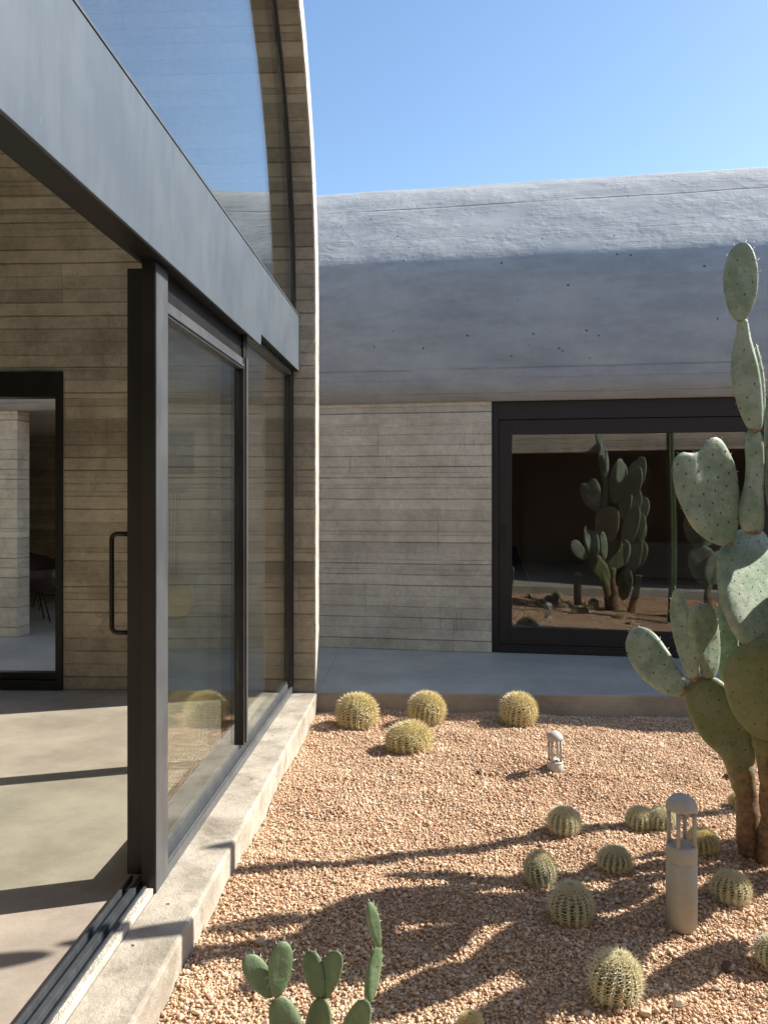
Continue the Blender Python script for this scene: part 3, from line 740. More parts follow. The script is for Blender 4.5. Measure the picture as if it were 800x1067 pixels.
# ------------------------------------------------------------------ the building behind the photographer, seen in the window's reflection
RB = empty('rear_pavilion', (1.25, 1.95, 0)); tag(RB, 'concrete pavilion with wide dark windows, seen only as a reflection in the big window', 'building')
g = MB(); g.box(0, 9, -.25, 0, 2.25, 4.3); g.build('lintel_wall', M['board_grey'], RB)
g = MB(); g.box(-6, -.001, -2.6, -2.35, 2.35, 4.3); g.build('lintel_wall', M['board_grey'], RB)
g = MB(); g.box(-6, -2.2, -2.6, -2.35, .001, 2.349); g.build('wall', M['board_grey'], RB)
g = MB(); g.box(5.2, 9, -.25, 0, .001, 2.249); g.build('wall', M['board_grey'], RB)
g = MB(); g.box(-6, 9, -5, -4.8, -.19, 2.6); g.build('rear_wall', M['room'], RB)
g = MB(); g.box(0, .2, -4.799, -.251, .001, 2.6); g.build('side_wall', M['room'], RB)
g = MB(); g.box(5.2, 5.4, -4.799, -.251, .001, 2.6); g.build('side_wall', M['room'], RB)
g = MB(); g.box(-6, 0, -4.799, -2.601, 2.601, 2.75); g.build('ceiling', M['room'], RB)
g = MB(); g.box(0.001, 9, -4.799, -.251, 2.601, 2.75); g.build('ceiling', M['room'], RB)
g = MB(); g.box(.201, 5.199, -4.799, -.2, .002, .012); g.build('carpet', M['room'], RB)
for k in range(3):
    g = MB(); a = .01 + k * 1.73; frame(g, a, a + 1.72, .014, 2.248, .07, .07, .09, .09, -.16, -.1); f = g.build('window_frame', M['frame_out'], RB)
    g = MB(); g.box(a + .071, a + 1.649, -.135, -.125, .106, 2.156); g.build('glass_pane', M['glass_tint'], RB)

# ------------------------------------------------------------------ prickly pears
def smooth_poly(P, n=48):
    m = len(P); out = []
    P = [Vector(p) for p in P]; seg = []
    for i in range(m):
        p0, p1, p2, p3 = P[i - 1], P[i], P[(i + 1) % m], P[(i + 2) % m]
        for k in range(8):
            t = k / 8; out.append(.5 * ((2 * p1) + (p2 - p0) * t + (2 * p0 - 5 * p1 + 4 * p2 - p3) * t * t + (3 * p1 - p0 - 3 * p2 + p3) * t ** 3))
    # resample evenly
    L = [0]
    for i in range(len(out)): L.append(L[-1] + (out[(i + 1) % len(out)] - out[i]).length)
    res = []; j = 0
    for k in range(n):
        s = L[-1] * k / n
        while L[j + 1] < s: j += 1
        t = (s - L[j]) / max(1e-9, L[j + 1] - L[j]); res.append(out[j].lerp(out[(j + 1) % len(out)], t))
    return res
def pad_mesh(pts3, base, tip, nrm, thick, seed, mat, dots=True, cork=.16, bend=0.0, sp_len=.010, dotsize=.0036, flute=0.0, wave=1.0):
    """pts3: outline in space (in the pad's plane); makes a fleshy pad with rounded rim, undulating faces, areoles"""
    n = len(pts3); c = sum(pts3, Vector()) / n; nrm = nrm.normalized()
    axis = (tip - base); L = axis.length; axis = axis.normalized(); side = axis.cross(nrm).normalized()
    rs = [0, .12, .25, .38, .5, .62, .73, .82, .89, .94, .975, .993, 1.0]
    g = MB(); v = []; edge = []
    def off(p, s):   # bend the pad out of its plane
        t = (p - base).dot(axis) / L; x = (p - base).dot(side)
        return nrm * (bend * L * t * t * .5)
    def disp(p, sgn):
        q = p * 9 + Vector((seed * 3.1, sgn * 5, 0)); x = (p - base).dot(side)
        t = wave * (.0045 * noise.noise(q) + .0018 * noise.noise(q * 3))
        if flute: t += flute * abs(math.sin(x * 95 + 2.5 * noise.noise(p * 6))) * .5
        return t
    def place(i, r, sgn):
        p = c + (pts3[i] - c) * r; t_ = (p - base).dot(axis) / L
        th = thick * .5 * (max(0, 1 - r ** 5.5)) ** .5 * (1 + .35 * (1 - t_))
        k = min(1, (1 - r) * 6)
        return p + nrm * sgn * (th + disp(p, sgn) * k) + off(p, sgn), t_
    for sgn in (1, -1):
        b = len(v)
        for ri, r in enumerate(rs):
            if ri == 0:
                q, t_ = place(0, 0, sgn); v.append(q); edge.append(0); continue
            for i in range(n):
                q, t_ = place(i, r, sgn); v.append(q)
                d_base = max(0, 1 - ((q - base).length / (cork * L + 1e-6)))
                edge.append(min(1, d_base * 1.3 + (.38 * max(0, (r - .93) / .07))))
    m = 1 + (len(rs) - 1) * n; fs = []
    for s in (0, 1):
        o = s * m
        for i in range(n):
            j = (i + 1) % n; fs.append((o, o + 1 + i, o + 1 + j) if s == 0 else (o, o + 1 + j, o + 1 + i))
            for k in range(len(rs) - 2):
                a, b2, c2, d2 = o + 1 + k * n + i, o + 1 + k * n + j, o + 1 + (k + 1) * n + j, o + 1 + (k + 1) * n + i
                fs.append((a, d2, c2, b2) if s == 0 else (a, b2, c2, d2))
    # rims of the two faces meet at r=1 (same points, th=0)
    g.add(v, fs)
    nb = len(g.v)
    rnd = random.Random(seed)
    if dots:
        st = .060; w_ = max(abs((p - base).dot(side)) for p in pts3)
        row = 0; s = .06
        while s < L * .98:
            x = -w_ + (st * .5 if row % 2 else 0)
            while x < w_:
                p = base + axis * (s + rnd.uniform(-.004, .004)) + side * (x + rnd.uniform(-.004, .004))
                # inside test by ray from the centre
                d = p - c; best = None; ang = math.atan2(d.dot(axis), d.dot(side))
                k = min(range(n), key=lambda i: abs((math.atan2((pts3[i] - c).dot(axis), (pts3[i] - c).dot(side)) - ang + math.pi) % (2 * math.pi) - math.pi))
                r = d.length / max(1e-6, (pts3[k] - c).length)
                if r < .965:
                    for sgn in (1, -1):
                        t_ = (p - base).dot(axis) / L
                        th = thick * .5 * (max(0, 1 - r ** 5.5)) ** .5 * (1 + .35 * (1 - t_)); kk = min(1, (1 - r) * 6)
                        q = p + nrm * sgn * (th + disp(p, sgn) * kk) + off(p, sgn); ds = dotsize * rnd.uniform(.7, 1.25)
                        o = nrm * sgn
                        g.add([q + side * ds, q + axis * ds * 1.3, q - side * ds, q - axis * ds * 1.3, q + o * ds * .8, q - o * ds], [(0, 1, 4), (1, 2, 4), (2, 3, 4), (3, 0, 4), (1, 0, 5), (2, 1, 5), (3, 2, 5), (0, 3, 5)], mi=1)
                        if sp_len and rnd.random() < .4:
                            d_ = (o + side * rnd.uniform(-.5, .5) + axis * rnd.uniform(-.3, .6)).normalized() * sp_len
                            g.add([q + side * .0007, q - side * .0007, q + axis * .001, q + d_], [(0, 1, 3), (1, 2, 3), (2, 0, 3)], mi=2)
                x += st
            s += st * .82; row += 1
        # areoles and short spines round the rim
        for i in range(0, n, 3):
            p = pts3[i] + off(pts3[i], 0)
            if (p - base).length < L * .25: continue
            o = (pts3[i] - c).normalized(); ds = dotsize
            g.add([p + nrm * ds, p + axis * ds, p - nrm * ds, p - axis * ds, p + o * ds], [(0, 1, 4), (1, 2, 4), (2, 3, 4), (3, 0, 4)], mi=1)
            if sp_len:
                for q_ in range(2):
                    d_ = (o + nrm * rnd.uniform(-.6, .6) + axis * rnd.uniform(-.4, .4)).normalized() * sp_len * 1.4
                    g.add([p + nrm * .0007, p - nrm * .0007, p + o.cross(nrm) * .001, p + d_], [(0, 1, 3), (1, 2, 3), (2, 0, 3)], mi=2)
    return g, edge, nb
def finish_pad(g, edge, root, mat, name='pad'):
    o3 = root.location
    g.v = [(p[0] - o3.x, p[1] - o3.y, p[2] - o3.z) for p in g.v]
    ob = g.build(name, [mat, M['areole'], M['spine_grey']], root, smooth=True, fix=False)
    a = ob.data.attributes.new('edge', 'FLOAT', 'POINT'); vals = edge + [0.0] * (len(g.v) - len(edge)); a.data.foreach_set('value', vals)
    return ob
def cam_dir(yaw, tilt=0):      # pad normal: yaw 0 faces the camera, + turns to the right; tilt + looks up
    y, t = R(yaw), R(tilt)
    return (RT * math.sin(y) - FW * math.cos(y)) * math.cos(t) + Vector((0, 0, 1)) * math.sin(t)
def pad_px(root, poly, base, tip, d, yaw=0, tilt=0, thick=.035, mat='pear', **kw):
    nrm = cam_dir(yaw, tilt); B = at(base[0], base[1], d)
    P = [hit(x, y, B, nrm) for x, y in poly]; P = smooth_poly(P)
    T = hit(tip[0], tip[1], B, nrm)
    pad_px.seed += 1
    g, e, nb = pad_mesh(P, B, T, nrm, thick, pad_px.seed, mat, **kw)
    return finish_pad(g, e, root, M[mat])
pad_px.seed = 0
def obovate(b, t, w, k=.62, n=14):
    """outline polygon in pixels for a pad from base b to tip t with full width w"""
    bx, by = b; tx, ty = t; ax, ay = tx - bx, ty - by; L = math.hypot(ax, ay); ax /= L; ay /= L; sx, sy = -ay, ax
    out = []
    for i in range(n):
        a = 2 * math.pi * i / n; s = .5 - .5 * math.cos(a); side = math.sin(a)
        hw = w / 2 * (abs(side) ** .9) * (1 if side > 0 else -1) * (1.0 + .32 * (s - .5))
        out.append((bx + ax * L * s + sx * hw, by + ay * L * s + sy * hw))
    return out
def pad_o(root, b, t, w, d, yaw=0, tilt=0, thick=.035, mat='pear', **kw):
    # a pad given by its base, tip and true width, turned about its own long axis
    B = at(b[0], b[1], d); T = at(t[0], t[1], d); ax = (T - B); L = ax.length; ax.normalize()
    nr = cam_dir(yaw, tilt); nr = (nr - ax * nr.dot(ax)).normalized(); sd_ = ax.cross(nr); W = w / F * d; P = []
    for i in range(16):
        a = 2 * math.pi * i / 16; q = .5 - .5 * math.cos(a); sn = math.sin(a)
        P.append(B + ax * L * q + sd_ * (W / 2 * abs(sn) ** .9 * (1 if sn > 0 else -1) * (1 + .32 * (q - .5))))
    pad_px.seed += 1
    g, e, nb = pad_mesh(smooth_poly(P), B, T, nr, thick, pad_px.seed, mat, **kw)
    return finish_pad(g, e, root, M[mat])

CD = 3.88
cb = ground(787, 892); BC = empty('prickly_pear', cb)
tag(BC, 'tall old prickly pear cactus of stacked grey green pads, standing right of the bollard light', 'cactus')
def limb(root, pts, name='trunk', mat='pear_low', seed=0, flat=.8, cork=1.0):
    """tapering, knobbly woody stem: pts = (px, py, depth, radius)"""
    P = [at(x, y, d) for x, y, d, r in pts]; rad = [r for *_, r in pts]
    # resample
    QP = []; QR = []
    for i in range(len(P) - 1):
        p0 = P[max(i - 1, 0)]; p3 = P[min(i + 2, len(P) - 1)]
        for k in range(8):
            t = k / 8
            QP.append(.5 * ((2 * P[i]) + (P[i + 1] - p0) * t + (2 * p0 - 5 * P[i] + 4 * P[i + 1] - p3) * t * t + (3 * P[i] - p0 - 3 * P[i + 1] + p3) * t ** 3)); QR.append(rad[i] * (1 - t) + rad[i + 1] * t)
    QP.append(P[-1]); QR.append(rad[-1]); n = 20; v = []; ed = []
    for i, p in enumerate(QP):
        t = (QP[min(i + 1, len(QP) - 1)] - QP[max(i - 1, 0)]).normalized(); a = RT - t * RT.dot(t); a.normalize(); b = t.cross(a)
        for k in range(n):
            c = 2 * math.pi * k / n; q = p + (a * math.cos(c) + b * math.sin(c) * flat) * QR[i]
            q = q + (q - p).normalized() * (.016 * noise.noise(q * 11 + Vector((seed, 0, 0))) + .006 * noise.noise(Vector((q.x * 20, q.y * 20, q.z * 32)))); v.append(q); ed.append(cork * (1 - .6 * i / len(QP)))
    fs = [(i * n + k, i * n + (k + 1) % n, (i + 1) * n + (k + 1) % n, (i + 1) * n + k) for i in range(len(QP) - 1) for k in range(n)]
    fs += [tuple(range(n - 1, -1, -1)), tuple((len(QP) - 1) * n + k for k in range(n))]
    g = MB(); g.add(v, fs); rnd = random.Random(seed)
    for i in range(2, len(QP) - 1, 2):
        for k in range(0, n, 4):
            kk = (k + (i % 4)) % n; q = Vector(v[i * n + kk]); o = (q - QP[i]).normalized(); t = Vector((0, 0, 1)); s = o.cross(t).normalized(); ds = .0036
            g.add([q + s * ds, q + t * ds, q - s * ds, q - t * ds, q + o * ds], [(0, 1, 4), (1, 2, 4), (2, 3, 4), (3, 0, 4)], mi=1)
    return finish_pad(g, ed, root, M[mat], name)
# trunks
limb(BC, [(782, 900, 3.92, .062), (781, 860, 3.92, .056), (776, 820, 3.92, .050), (768, 790, 3.93, .062), (762, 770, 3.94, .05)], seed=1)
limb(BC, [(806, 905, 3.84, .070), (803, 850, 3.84, .050), (800, 800, 3.85, .046), (797, 775, 3.85, .055), (800, 755, 3.86, .05)], seed=2)
limb(BC, [(840, 900, 4.0, .06), (848, 850, 4.02, .05), (858, 800, 4.05, .045), (862, 760, 4.06, .04)], seed=3)
# G: lower left big pad
pad_px(BC, [(762, 806), (748, 786), (733, 772), (722, 754), (714, 733), (715, 716), (723, 707), (737, 704), (752, 710), (768, 728), (780, 748), (786, 768), (788, 790), (778, 806)], (768, 808), (732, 712), 3.93, yaw=-14, thick=.06, mat='pear_low')
# H, I, J, K
pad_px(BC, [(714, 724), (704, 726), (688, 721), (672, 710), (660, 696), (652, 678), (653, 664), (660, 654), (672, 654), (684, 662), (696, 678), (706, 694), (715, 710)], (717, 722), (660, 657), 3.93, yaw=-28, tilt=14, thick=.04)
pad_px(BC, [(724, 711), (716, 706), (709, 688), (702, 665), (698, 638), (700, 620), (704, 613), (709, 616), (717, 634), (723, 654), (728, 680), (729, 702)], (725, 712), (704, 614), 3.90, yaw=-42, tilt=2, thick=.035)
pad_px(BC, [(733, 707), (725, 690), (719, 668), (718, 645), (722, 632), (731, 628), (741, 632), (747, 650), (749, 676), (746, 700), (740, 709)], (737, 710), (733, 629), 3.95, yaw=30, tilt=-4, thick=.04)
pad_px(BC, [(754, 716), (748, 696), (744, 668), (744, 642), (750, 628), (760, 632), (768, 655), (770, 690), (764, 714)], (758, 716), (753, 629), 4.05, yaw=-20, thick=.035)
# cork scar where pads fell off on top of G
# F: big dark pad, lower right
pad_px(BC, [(790, 770), (774, 758), (762, 740), (755, 716), (756, 694), (763, 680), (776, 670), (800, 664), (826, 668), (846, 684), (852, 710), (846, 738), (828, 760), (806, 772)], (799, 774), (800, 665), 3.80, yaw=6, tilt=-8, thick=.075, mat='pear_low')
# E: sunlit pad
pad_px(BC, [(775, 672), (764, 656), (753, 630), (749, 600), (750, 576), (757, 562), (770, 552), (784, 549), (796, 556), (804, 576), (808, 610), (808, 645), (800, 668), (788, 676)], (788, 676), (778, 550), 3.76, yaw=36, tilt=16, thick=.06, cork=.2)
# D: heart shaped pad on the left
pad_px(BC, [(762, 568), (748, 568), (734, 561), (721, 549), (711, 530), (704, 512), (701, 492), (703, 478), (711, 471), (722, 472), (731, 468), (737, 460), (744, 455), (752, 458), (760, 471), (766, 486), (769, 505), (770, 530), (768, 552)], (760, 569), (738, 462), 3.74, yaw=17, tilt=0, thick=.034, wave=2.6, dotsize=.0046, bend=-.02, cork=.10)
# C: long narrow stem section
pad_px(BC, [(776, 556), (770, 540), (772, 522), (777, 500), (778, 475), (777, 455), (781, 447), (789, 447), (794, 456), (795, 480), (794, 510), (795, 540), (792, 556)], (784, 557), (785, 447), 3.72, yaw=0, thick=.055, mat='pear', cork=.12)
# B: pad seen nearly edge-on and its neighbour
pad_px(BC, [(781, 449), (773, 436), (766, 415), (761, 388), (763, 364), (767, 346), (768, 334), (778, 332), (782, 350), (791, 385), (795, 420), (794, 444), (788, 452)], (784, 452), (775, 334), 3.68, yaw=-22, thick=.045, cork=.1)
pad_px(BC, [(787, 446), (783, 420), (782, 385), (784, 362), (788, 358), (793, 375), (797, 400), (797, 430), (793, 448)], (790, 450), (786, 358), 3.74, yaw=-35, thick=.03, cork=.1)
pad_px(BC, [(797, 470), (796, 440), (798, 415), (805, 400), (818, 398), (828, 412), (830, 440), (822, 465), (808, 474)], (800, 474), (812, 400), 4.0, yaw=-30, thick=.035)
# A: top pad
pad_px(BC, [(767, 334), (760, 326), (755, 308), (753, 290), (756, 272), (763, 258), (772, 252), (781, 255), (788, 270), (790, 292), (787, 312), (780, 328), (773, 335)], (770, 336), (773, 252), 3.64, yaw=-32, thick=.030, sp_len=.014, flute=.006, cork=.06)
# the side of the plant beyond the picture, seen in the window's reflection and in its shadows
for b, t, w_, d, yaw, mt in [((812, 545), (830, 400), 70, 3.8, 30, 'pear'), ((870, 500), (892, 395), 80, 3.7, 58, 'pear'), ((850, 600), (868, 488), 100, 3.65, 62, 'pear'),
        ((860, 690), (890, 575), 110, 3.6, 66, 'pear'), ((832, 760), (848, 665), 70, 3.75, 40, 'pear'), ((882, 790), (905, 660), 110, 3.62, 60, 'pear_low'),
        ((915, 720), (948, 610), 110, 3.45, 64, 'pear'), ((900, 600), (922, 490), 110, 3.45, 55, 'pear'), ((950, 640), (985, 520), 120, 3.25, 60, 'pear'), ((940, 800), (960, 690), 110, 3.3, 48, 'pear_low'),
        ((850, 668), (872, 545), 80, 3.9, 62, 'pear'), ((884, 490), (896, 385), 100, 3.82, 66, 'pear'), ((850, 520), (862, 425), 90, 4.04, 66, 'pear'), ((905, 690), (925, 580), 110, 3.58, 66, 'pear'), ((845, 880), (862, 770), 90, 3.7, 55, 'pear_low')]:
    pad_o(BC, b, t, w_, d, yaw=yaw, thick=.045, mat=mt)
# second prickly pear beyond the right edge and a column cactus: both show in the reflection / cast the long shadows
P2 = ground(1010, 850); P2.z = -.13
o2 = empty('prickly_pear', P2); tag(o2, 'second prickly pear out of frame at right, seen only in the window reflection', 'cactus')
d2 = P2.dot(FW)
limb(o2, [(1010, 852, d2, .05), (1008, 790, d2, .045), (1012, 745, d2, .04)], seed=8)
for b, t, w_, yaw in [((1010, 760), (985, 650), 74, 10), ((1012, 755), (1050, 665), 70, -30), ((986, 655), (970, 560), 66, 25), ((992, 655), (1022, 565), 62, -15)]:
    pad_o(o2, b, t, w_, d2, yaw=yaw, thick=.04)
tip = Vector((cam_pt(-.80, 3.80).x, cam_pt(-.80, 3.80).y, 0)); az = R(17.8)
L_ = 3.45; cpz = tip + Vector((math.cos(az), math.sin(az), 0)) * L_
o = empty('column_cactus', (cpz.x, cpz.y, -.13)); tag(o, 'tall ribbed column cactus out of frame at right, casting the long thin shadow', 'cactus')
def column_cactus(root, h, r):
    g = MB(); n = 56; rows = 40; v = []
    for i in range(rows + 1):
        t = i / rows; z = h * t; rr = r * (1 if t < .93 else math.sqrt(max(0, 1 - ((t - .93) / .07) ** 2)) * .98 + .02)
        for k in range(n):
            a = 2 * math.pi * k / n; q = rr * (1 + .13 * math.cos(a * 7)); cx_ = .02 * math.sin(t * 5)
            v.append((cx_ + q * math.cos(a), q * math.sin(a), z))
    fs = [(i * n + k, i * n + (k + 1) % n, (i + 1) * n + (k + 1) % n, (i + 1) * n + k) for i in range(rows) for k in range(n)]
    fs.append(tuple(rows * n + k for k in range(n)))
    g.add(v, fs); g.build('stem', M['ball'], root, smooth=True)
    g = MB(); rnd = random.Random(3)
    for k in range(7):
        a = 2 * math.pi * k / 7; o_ = Vector((math.cos(a), math.sin(a), 0))
        for i in range(int(h / .04)):
            z = .03 + i * .04; q = o_ * r * 1.12 + Vector((.02 * math.sin(z / h * 5), 0, z))
            for s in range(4):
                d_ = (o_ + Vector((rnd.uniform(-.8, .8), rnd.uniform(-.8, .8), rnd.uniform(-.8, .8)))).normalized() * .018
                g.add([q + Vector((0, 0, .0008)), q - Vector((0, 0, .0008)), q + o_.cross(Vector((0, 0, 1))) * .0012, q + d_], [(0, 1, 3), (1, 2, 3), (2, 0, 3)])
    s = g.build('spines', M['spine_grey'], root, fix=False); s['kind'] = 'stuff'
column_cactus(o, L_ * math.tan(R(SUN_EL)) + .13, .043)

# small prickly pear at the bottom edge
sb = ground(325, 1118)
SP = empty('prickly_pear', sb); tag(SP, 'small young prickly pear with paired oval green pads at the bottom edge, left of centre', 'cactus')
SD_ = sb.dot(FW)
kw = dict(mat='pear_small', dotsize=.0016, cork=.10)
pad_px(SP, obovate((312, 1122), (290, 1039), 34), (312, 1122), (290, 1039), SD_, yaw=15, thick=.024, **kw)
pad_px(SP, obovate((283, 1040), (257, 996), 26), (283, 1040), (257, 996), SD_, yaw=22, tilt=6, thick=.020, **kw)
pad_px(SP, obovate((287, 1040), (296, 981), 24), (287, 1040), (296, 981), SD_ - .01, yaw=20, thick=.020, **kw)
pad_px(SP, obovate((328, 1124), (334, 1040), 27), (328, 1124), (334, 1040), SD_ + .05, yaw=-30, thick=.026, **kw)
pad_px(SP, obovate((334, 1042), (322, 991), 21), (334, 1042), (322, 991), SD_ + .05, yaw=-25, thick=.018, **kw)
pad_px(SP, obovate((336, 1042), (351, 991), 22), (336, 1042), (351, 991), SD_ + .06, yaw=-20, thick=.018, **kw)
pad_px(SP, obovate((350, 1124), (381, 1042), 27), (350, 1124), (381, 1042), SD_ + .02, yaw=-35, thick=.026, **kw)
pad_px(SP, obovate((383, 1047), (394, 986), 13), (383, 1047), (394, 986), SD_ + .02, yaw=40, thick=.022, **kw)
pad_px(SP, obovate((394, 988), (385, 940), 12), (394, 988), (385, 940), SD_ + .02, yaw=35, thick=.016, **kw)

# ------------------------------------------------------------------ golden barrel cacti
def make_ball(root, seed, ribs, rx, rz, mat_sp, wool=True):
    rnd = random.Random(seed); n = ribs * 6; rows = 26; v = []
    def surf(a, ph, ridge=None):
        ridge = .5 + .5 * math.cos(a * ribs) if ridge is None else ridge
        r = (1 - .13 * (1 - ridge ** .8) * math.cos(ph) ** .5 * 1.0) if math.cos(ph) > 0 else 1
        dimp = 1 - .03 * math.exp(-((math.pi / 2 - ph) / .28) ** 2)
        wob = 1 + .03 * math.sin(a * 2 + seed)
        return Vector((rx * r * wob * math.cos(ph) * math.cos(a), rx * r * math.cos(ph) * math.sin(a), rz * dimp * math.sin(ph) + rz * .82))
    for i in range(rows + 1):
        ph = -1.15 + (math.pi / 2 + 1.15) * i / rows * .999
        for k in range(n): v.append(surf(2 * math.pi * k / n, ph))
    fs = [(i * n + k, i * n + (k + 1) % n, (i + 1) * n + (k + 1) % n, (i + 1) * n + k) for i in range(rows) for k in range(n)]
    fs += [tuple(rows * n + k for k in range(n)), tuple(range(n - 1, -1, -1))]
    g = MB(); g.add(v, fs); g.build('body', M['ball'], root, smooth=True)
    g = MB()
    for k in range(ribs):
        a = 2 * math.pi * k / ribs; na = 15
        for i in range(na):
            ph = -.85 + (math.pi / 2 - .12 + .85) * (i + rnd.uniform(-.15, .15)) / na
            q = surf(a, ph, 1); e = .01; nr = Vector((math.cos(ph) * math.cos(a) / rx, math.cos(ph) * math.sin(a) / rx, math.sin(ph) / rz)).normalized()
            t = Vector((-math.sin(a), math.cos(a), 0)); b = nr.cross(t)
            top = max(0, (ph - .9) / .6)
            if ph > 1.2 and k % 2: continue
            m = 9 + int(7 * top); ln = rx * (.34 + .02 * top)
            for s in range(m):
                c = 2 * math.pi * (s + rnd.random() * .5) / m; sp_ = 1.15 if s < m - 3 else .35
                d_ = (nr * (.45 if s < m - 2 else 1.3) + (t * math.cos(c) + b * math.sin(c)) * sp_ + Vector((0, 0, .15 + .5 * top))).normalized() * ln * rnd.uniform(.75, 1.2)
                w_ = rx * .027; s1 = d_.cross(nr + t * .3).normalized() * w_; s2 = d_.cross(s1).normalized() * w_
                mid = q + d_ * .55 - nr * rx * .0
                g.add([q + s1, q - s1 * .5 + s2, q - s1 * .5 - s2, q + d_ - nr * ln * .12], [(0, 1, 3), (1, 2, 3), (2, 0, 3)])
    s = g.build('spines', mat_sp, root, fix=False); s['kind'] = 'stuff'
    g = MB(); g.lathe([(rx * .001, rz * 1.735), (rx * .16, rz * 1.745), (rx * .23, rz * 1.72), (rx * .26, rz * 1.68)][::-1], n=20)
    g.build('crown', M['wool'], root, smooth=True)
protos = []
def ball_proto(seed, ribs, rx, rz, m):
    root = empty('barrel_cactus'); make_ball(root, seed, ribs, rx, rz, M[m]); return root
kinds = [(1, 20, .15, .145, 'spine'), (2, 19, .15, .115, 'spine'), (3, 17, .15, .150, 'spine_grey'), (4, 16, .15, .125, 'spine_grey')]
PR = [None] * 4
balls = [  # px, y of base, width px, kind, label
    (372, 757, 46, 0, 'golden barrel cactus nearest the pavilion arch, at the foot of the terrace step'),
    (443, 755, 40, 0, 'golden barrel cactus touching the terrace step, second from the arch'),
    (427, 784, 51, 1, 'squat golden barrel cactus standing in front of the two by the step near the arch'),
    (539, 755, 41, 0, 'golden barrel cactus by the terrace step below the left edge of the dark window'),
    (587, 872, 38, 3, 'pale spined barrel cactus alone between the low lamp and the darker cacti'),
    (565, 920, 37, 2, 'small dark barrel cactus behind and left of the big ball beside it'),
    (639, 909, 38, 3, 'small dark barrel cactus in the middle of the gravel, left of the tall bollard'),
    (595, 962, 51, 2, 'large dark green barrel cactus with curved ribs, left of the tall bollard'),
    (637, 1044, 60, 2, 'largest barrel cactus, front one near the bottom edge, leaning slightly'),
    (666, 863, 32, 3, 'left half of the pale pair of barrel cacti behind the bollard dome'),
    (689, 864, 32, 3, 'right half of the pale pair of barrel cacti behind the bollard dome'),
    (730, 893, 38, 1, 'barrel cactus half hidden behind the tall bollard rods'),
    (761, 944, 43, 3, 'barrel cactus right of the tall bollard, in front of the prickly pear trunk'),
    (771, 842, 26, 1, 'small yellow barrel cactus peeping out left of the prickly pear trunk'),
    (808, 1008, 42, 2, 'barrel cactus cut by the right edge of the picture'),
    (490, 1078, 30, 0, 'little yellow barrel cactus whose top just shows at the bottom edge')]
def copy_tree(o, parent=None):
    c = o.copy(); col.objects.link(c); c.parent = parent
    for ch in list(o.children): copy_tree(ch, c)
    return c
for (px, py, wpx, k, lab) in balls:
    first = PR[k] is None
    if first: PR[k] = ball_proto(*kinds[k])
    o = PR[k] if first else copy_tree(PR[k])
    p = ground(px, py); d = p.dot(FW); wm = wpx / F * d; s = wm / .345
    fwd = Vector((p.x, p.y, 0)).normalized()
    p = p + fwd * (wm * .33); p.z = -.146 + gh(p.x, p.y)
    o.location = p; o.scale = (s, s, s * random.uniform(.88, 1.1)); o.rotation_euler = (random.uniform(-.16, .16), random.uniform(-.16, .16), random.uniform(0, 6))
    if px == 637: o.rotation_euler = (.16, .10, 1.1)
    tag(o, lab, 'cactus', 'barrel cacti in the gravel bed')

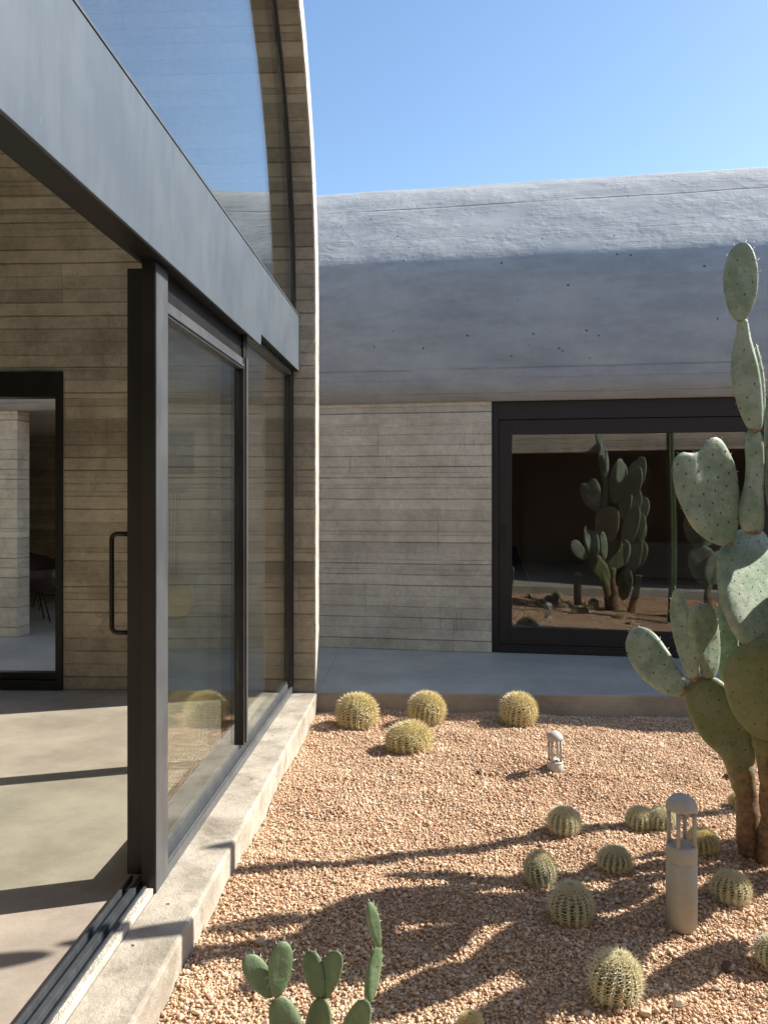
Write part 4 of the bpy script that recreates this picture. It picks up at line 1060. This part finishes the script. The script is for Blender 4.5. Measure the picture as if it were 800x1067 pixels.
# ------------------------------------------------------------------ bollard lights
def bollard(px, py, body_h, cage_h, r, label, rz):
    p = ground(px, py); fwd = Vector((p.x, p.y, 0)).normalized(); p = p + fwd * r; p.z = -.15
    o = empty('bollard_light', p, rz); tag(o, label, 'lamp', 'grey bollard lights in the gravel')
    h = body_h + .02; g = MB()
    g.lathe([(r, 0), (r, h * .80), (r - .0015, h * .80 + .0015), (r, h * .80 + .003), (r, h - .004), (r - .004, h), (r * .55, h + .001), (r * .5, h + .012), (.002, h + .014)], n=48)
    b = g.build('body', M['lamp'], o, smooth=False)
    for pl in b.data.polygons: pl.use_smooth = abs(pl.normal.z) < .5
    z1 = h + cage_h
    for k in range(4):
        a = math.pi / 4 + k * math.pi / 2; x, y = (r - .010) * math.cos(a), (r - .010) * math.sin(a)
        g = MB(); g.tube([(x, y, h - .002), (x, y, z1 + .004)], .0078, 10); g.build('rod', M['lamp'], o, smooth=True)
    g = MB(); prof = [(r * .55, z1 + .004), (r * .96, z1), (r + .001, z1 + .002)]
    for k in range(1, 12):
        a = math.pi / 2 * k / 12; prof.append(((r + .001) * math.cos(a), z1 + .006 + r * .92 * math.sin(a)))
    prof.append((.001, z1 + .006 + r * .92)); g.lathe(prof, n=48); g.build('dome', M['lamp'], o, smooth=True)
    g = MB(); g.lathe([(r * .5, z1 - .006), (r * .5, z1 + .005), (.002, z1 + .005)][::-1], n=32); g.build('lens', M['lamp_in'], o)
bollard(710, 968, .295, .135, .058, 'tall grey bollard light with dome on four rods, in front right', .25)
bollard(578, 806, .060, .125, .048, 'short grey lamp with dome on four rods, sunk in the gravel farther back', .2)

# ------------------------------------------------------------------ odd stones
def rock(px, py, r, mat, label):
    p = ground(px, py); p.z = -.135 + gh(p.x, p.y) + r * .35; bm = bmesh.new(); bmesh.ops.create_icosphere(bm, subdivisions=2, radius=r)
    for v in bm.verts: v.co = v.co * (1 + .55 * noise.noise(v.co * (1.3 / r) + Vector((px, 0, 0)))); v.co.z *= .7
    me = bpy.data.meshes.new('rock'); bm.to_mesh(me); bm.free(); me.materials.append(M[mat]); o = bpy.data.objects.new('rock', me); col.objects.link(o); o.location = p
    tag(o, label, 'stone')
rock(758, 1003, .022, 'rock_dark', 'dark red stone on the gravel below the tall bollard light')
rock(745, 1022, .013, 'rock_pale', 'small white stone on the gravel beyond the largest barrel cactus')
rock(707, 1043, .022, 'rock_pale', 'pale cream stone on the gravel right of the largest barrel cactus')
rock(673, 1050, .020, 'rock_pale', 'sandy stone against the foot of the largest barrel cactus')
rock(272, 985, .020, 'rock_pale', 'pale brown stone in the shade behind the small prickly pear')
rock(499, 804, .016, 'rock_dark', 'dark stone on sunlit gravel left of the short lamp')
rock(761, 808, .032, 'rock_dark', 'dark round stone left of the prickly pear trunk')
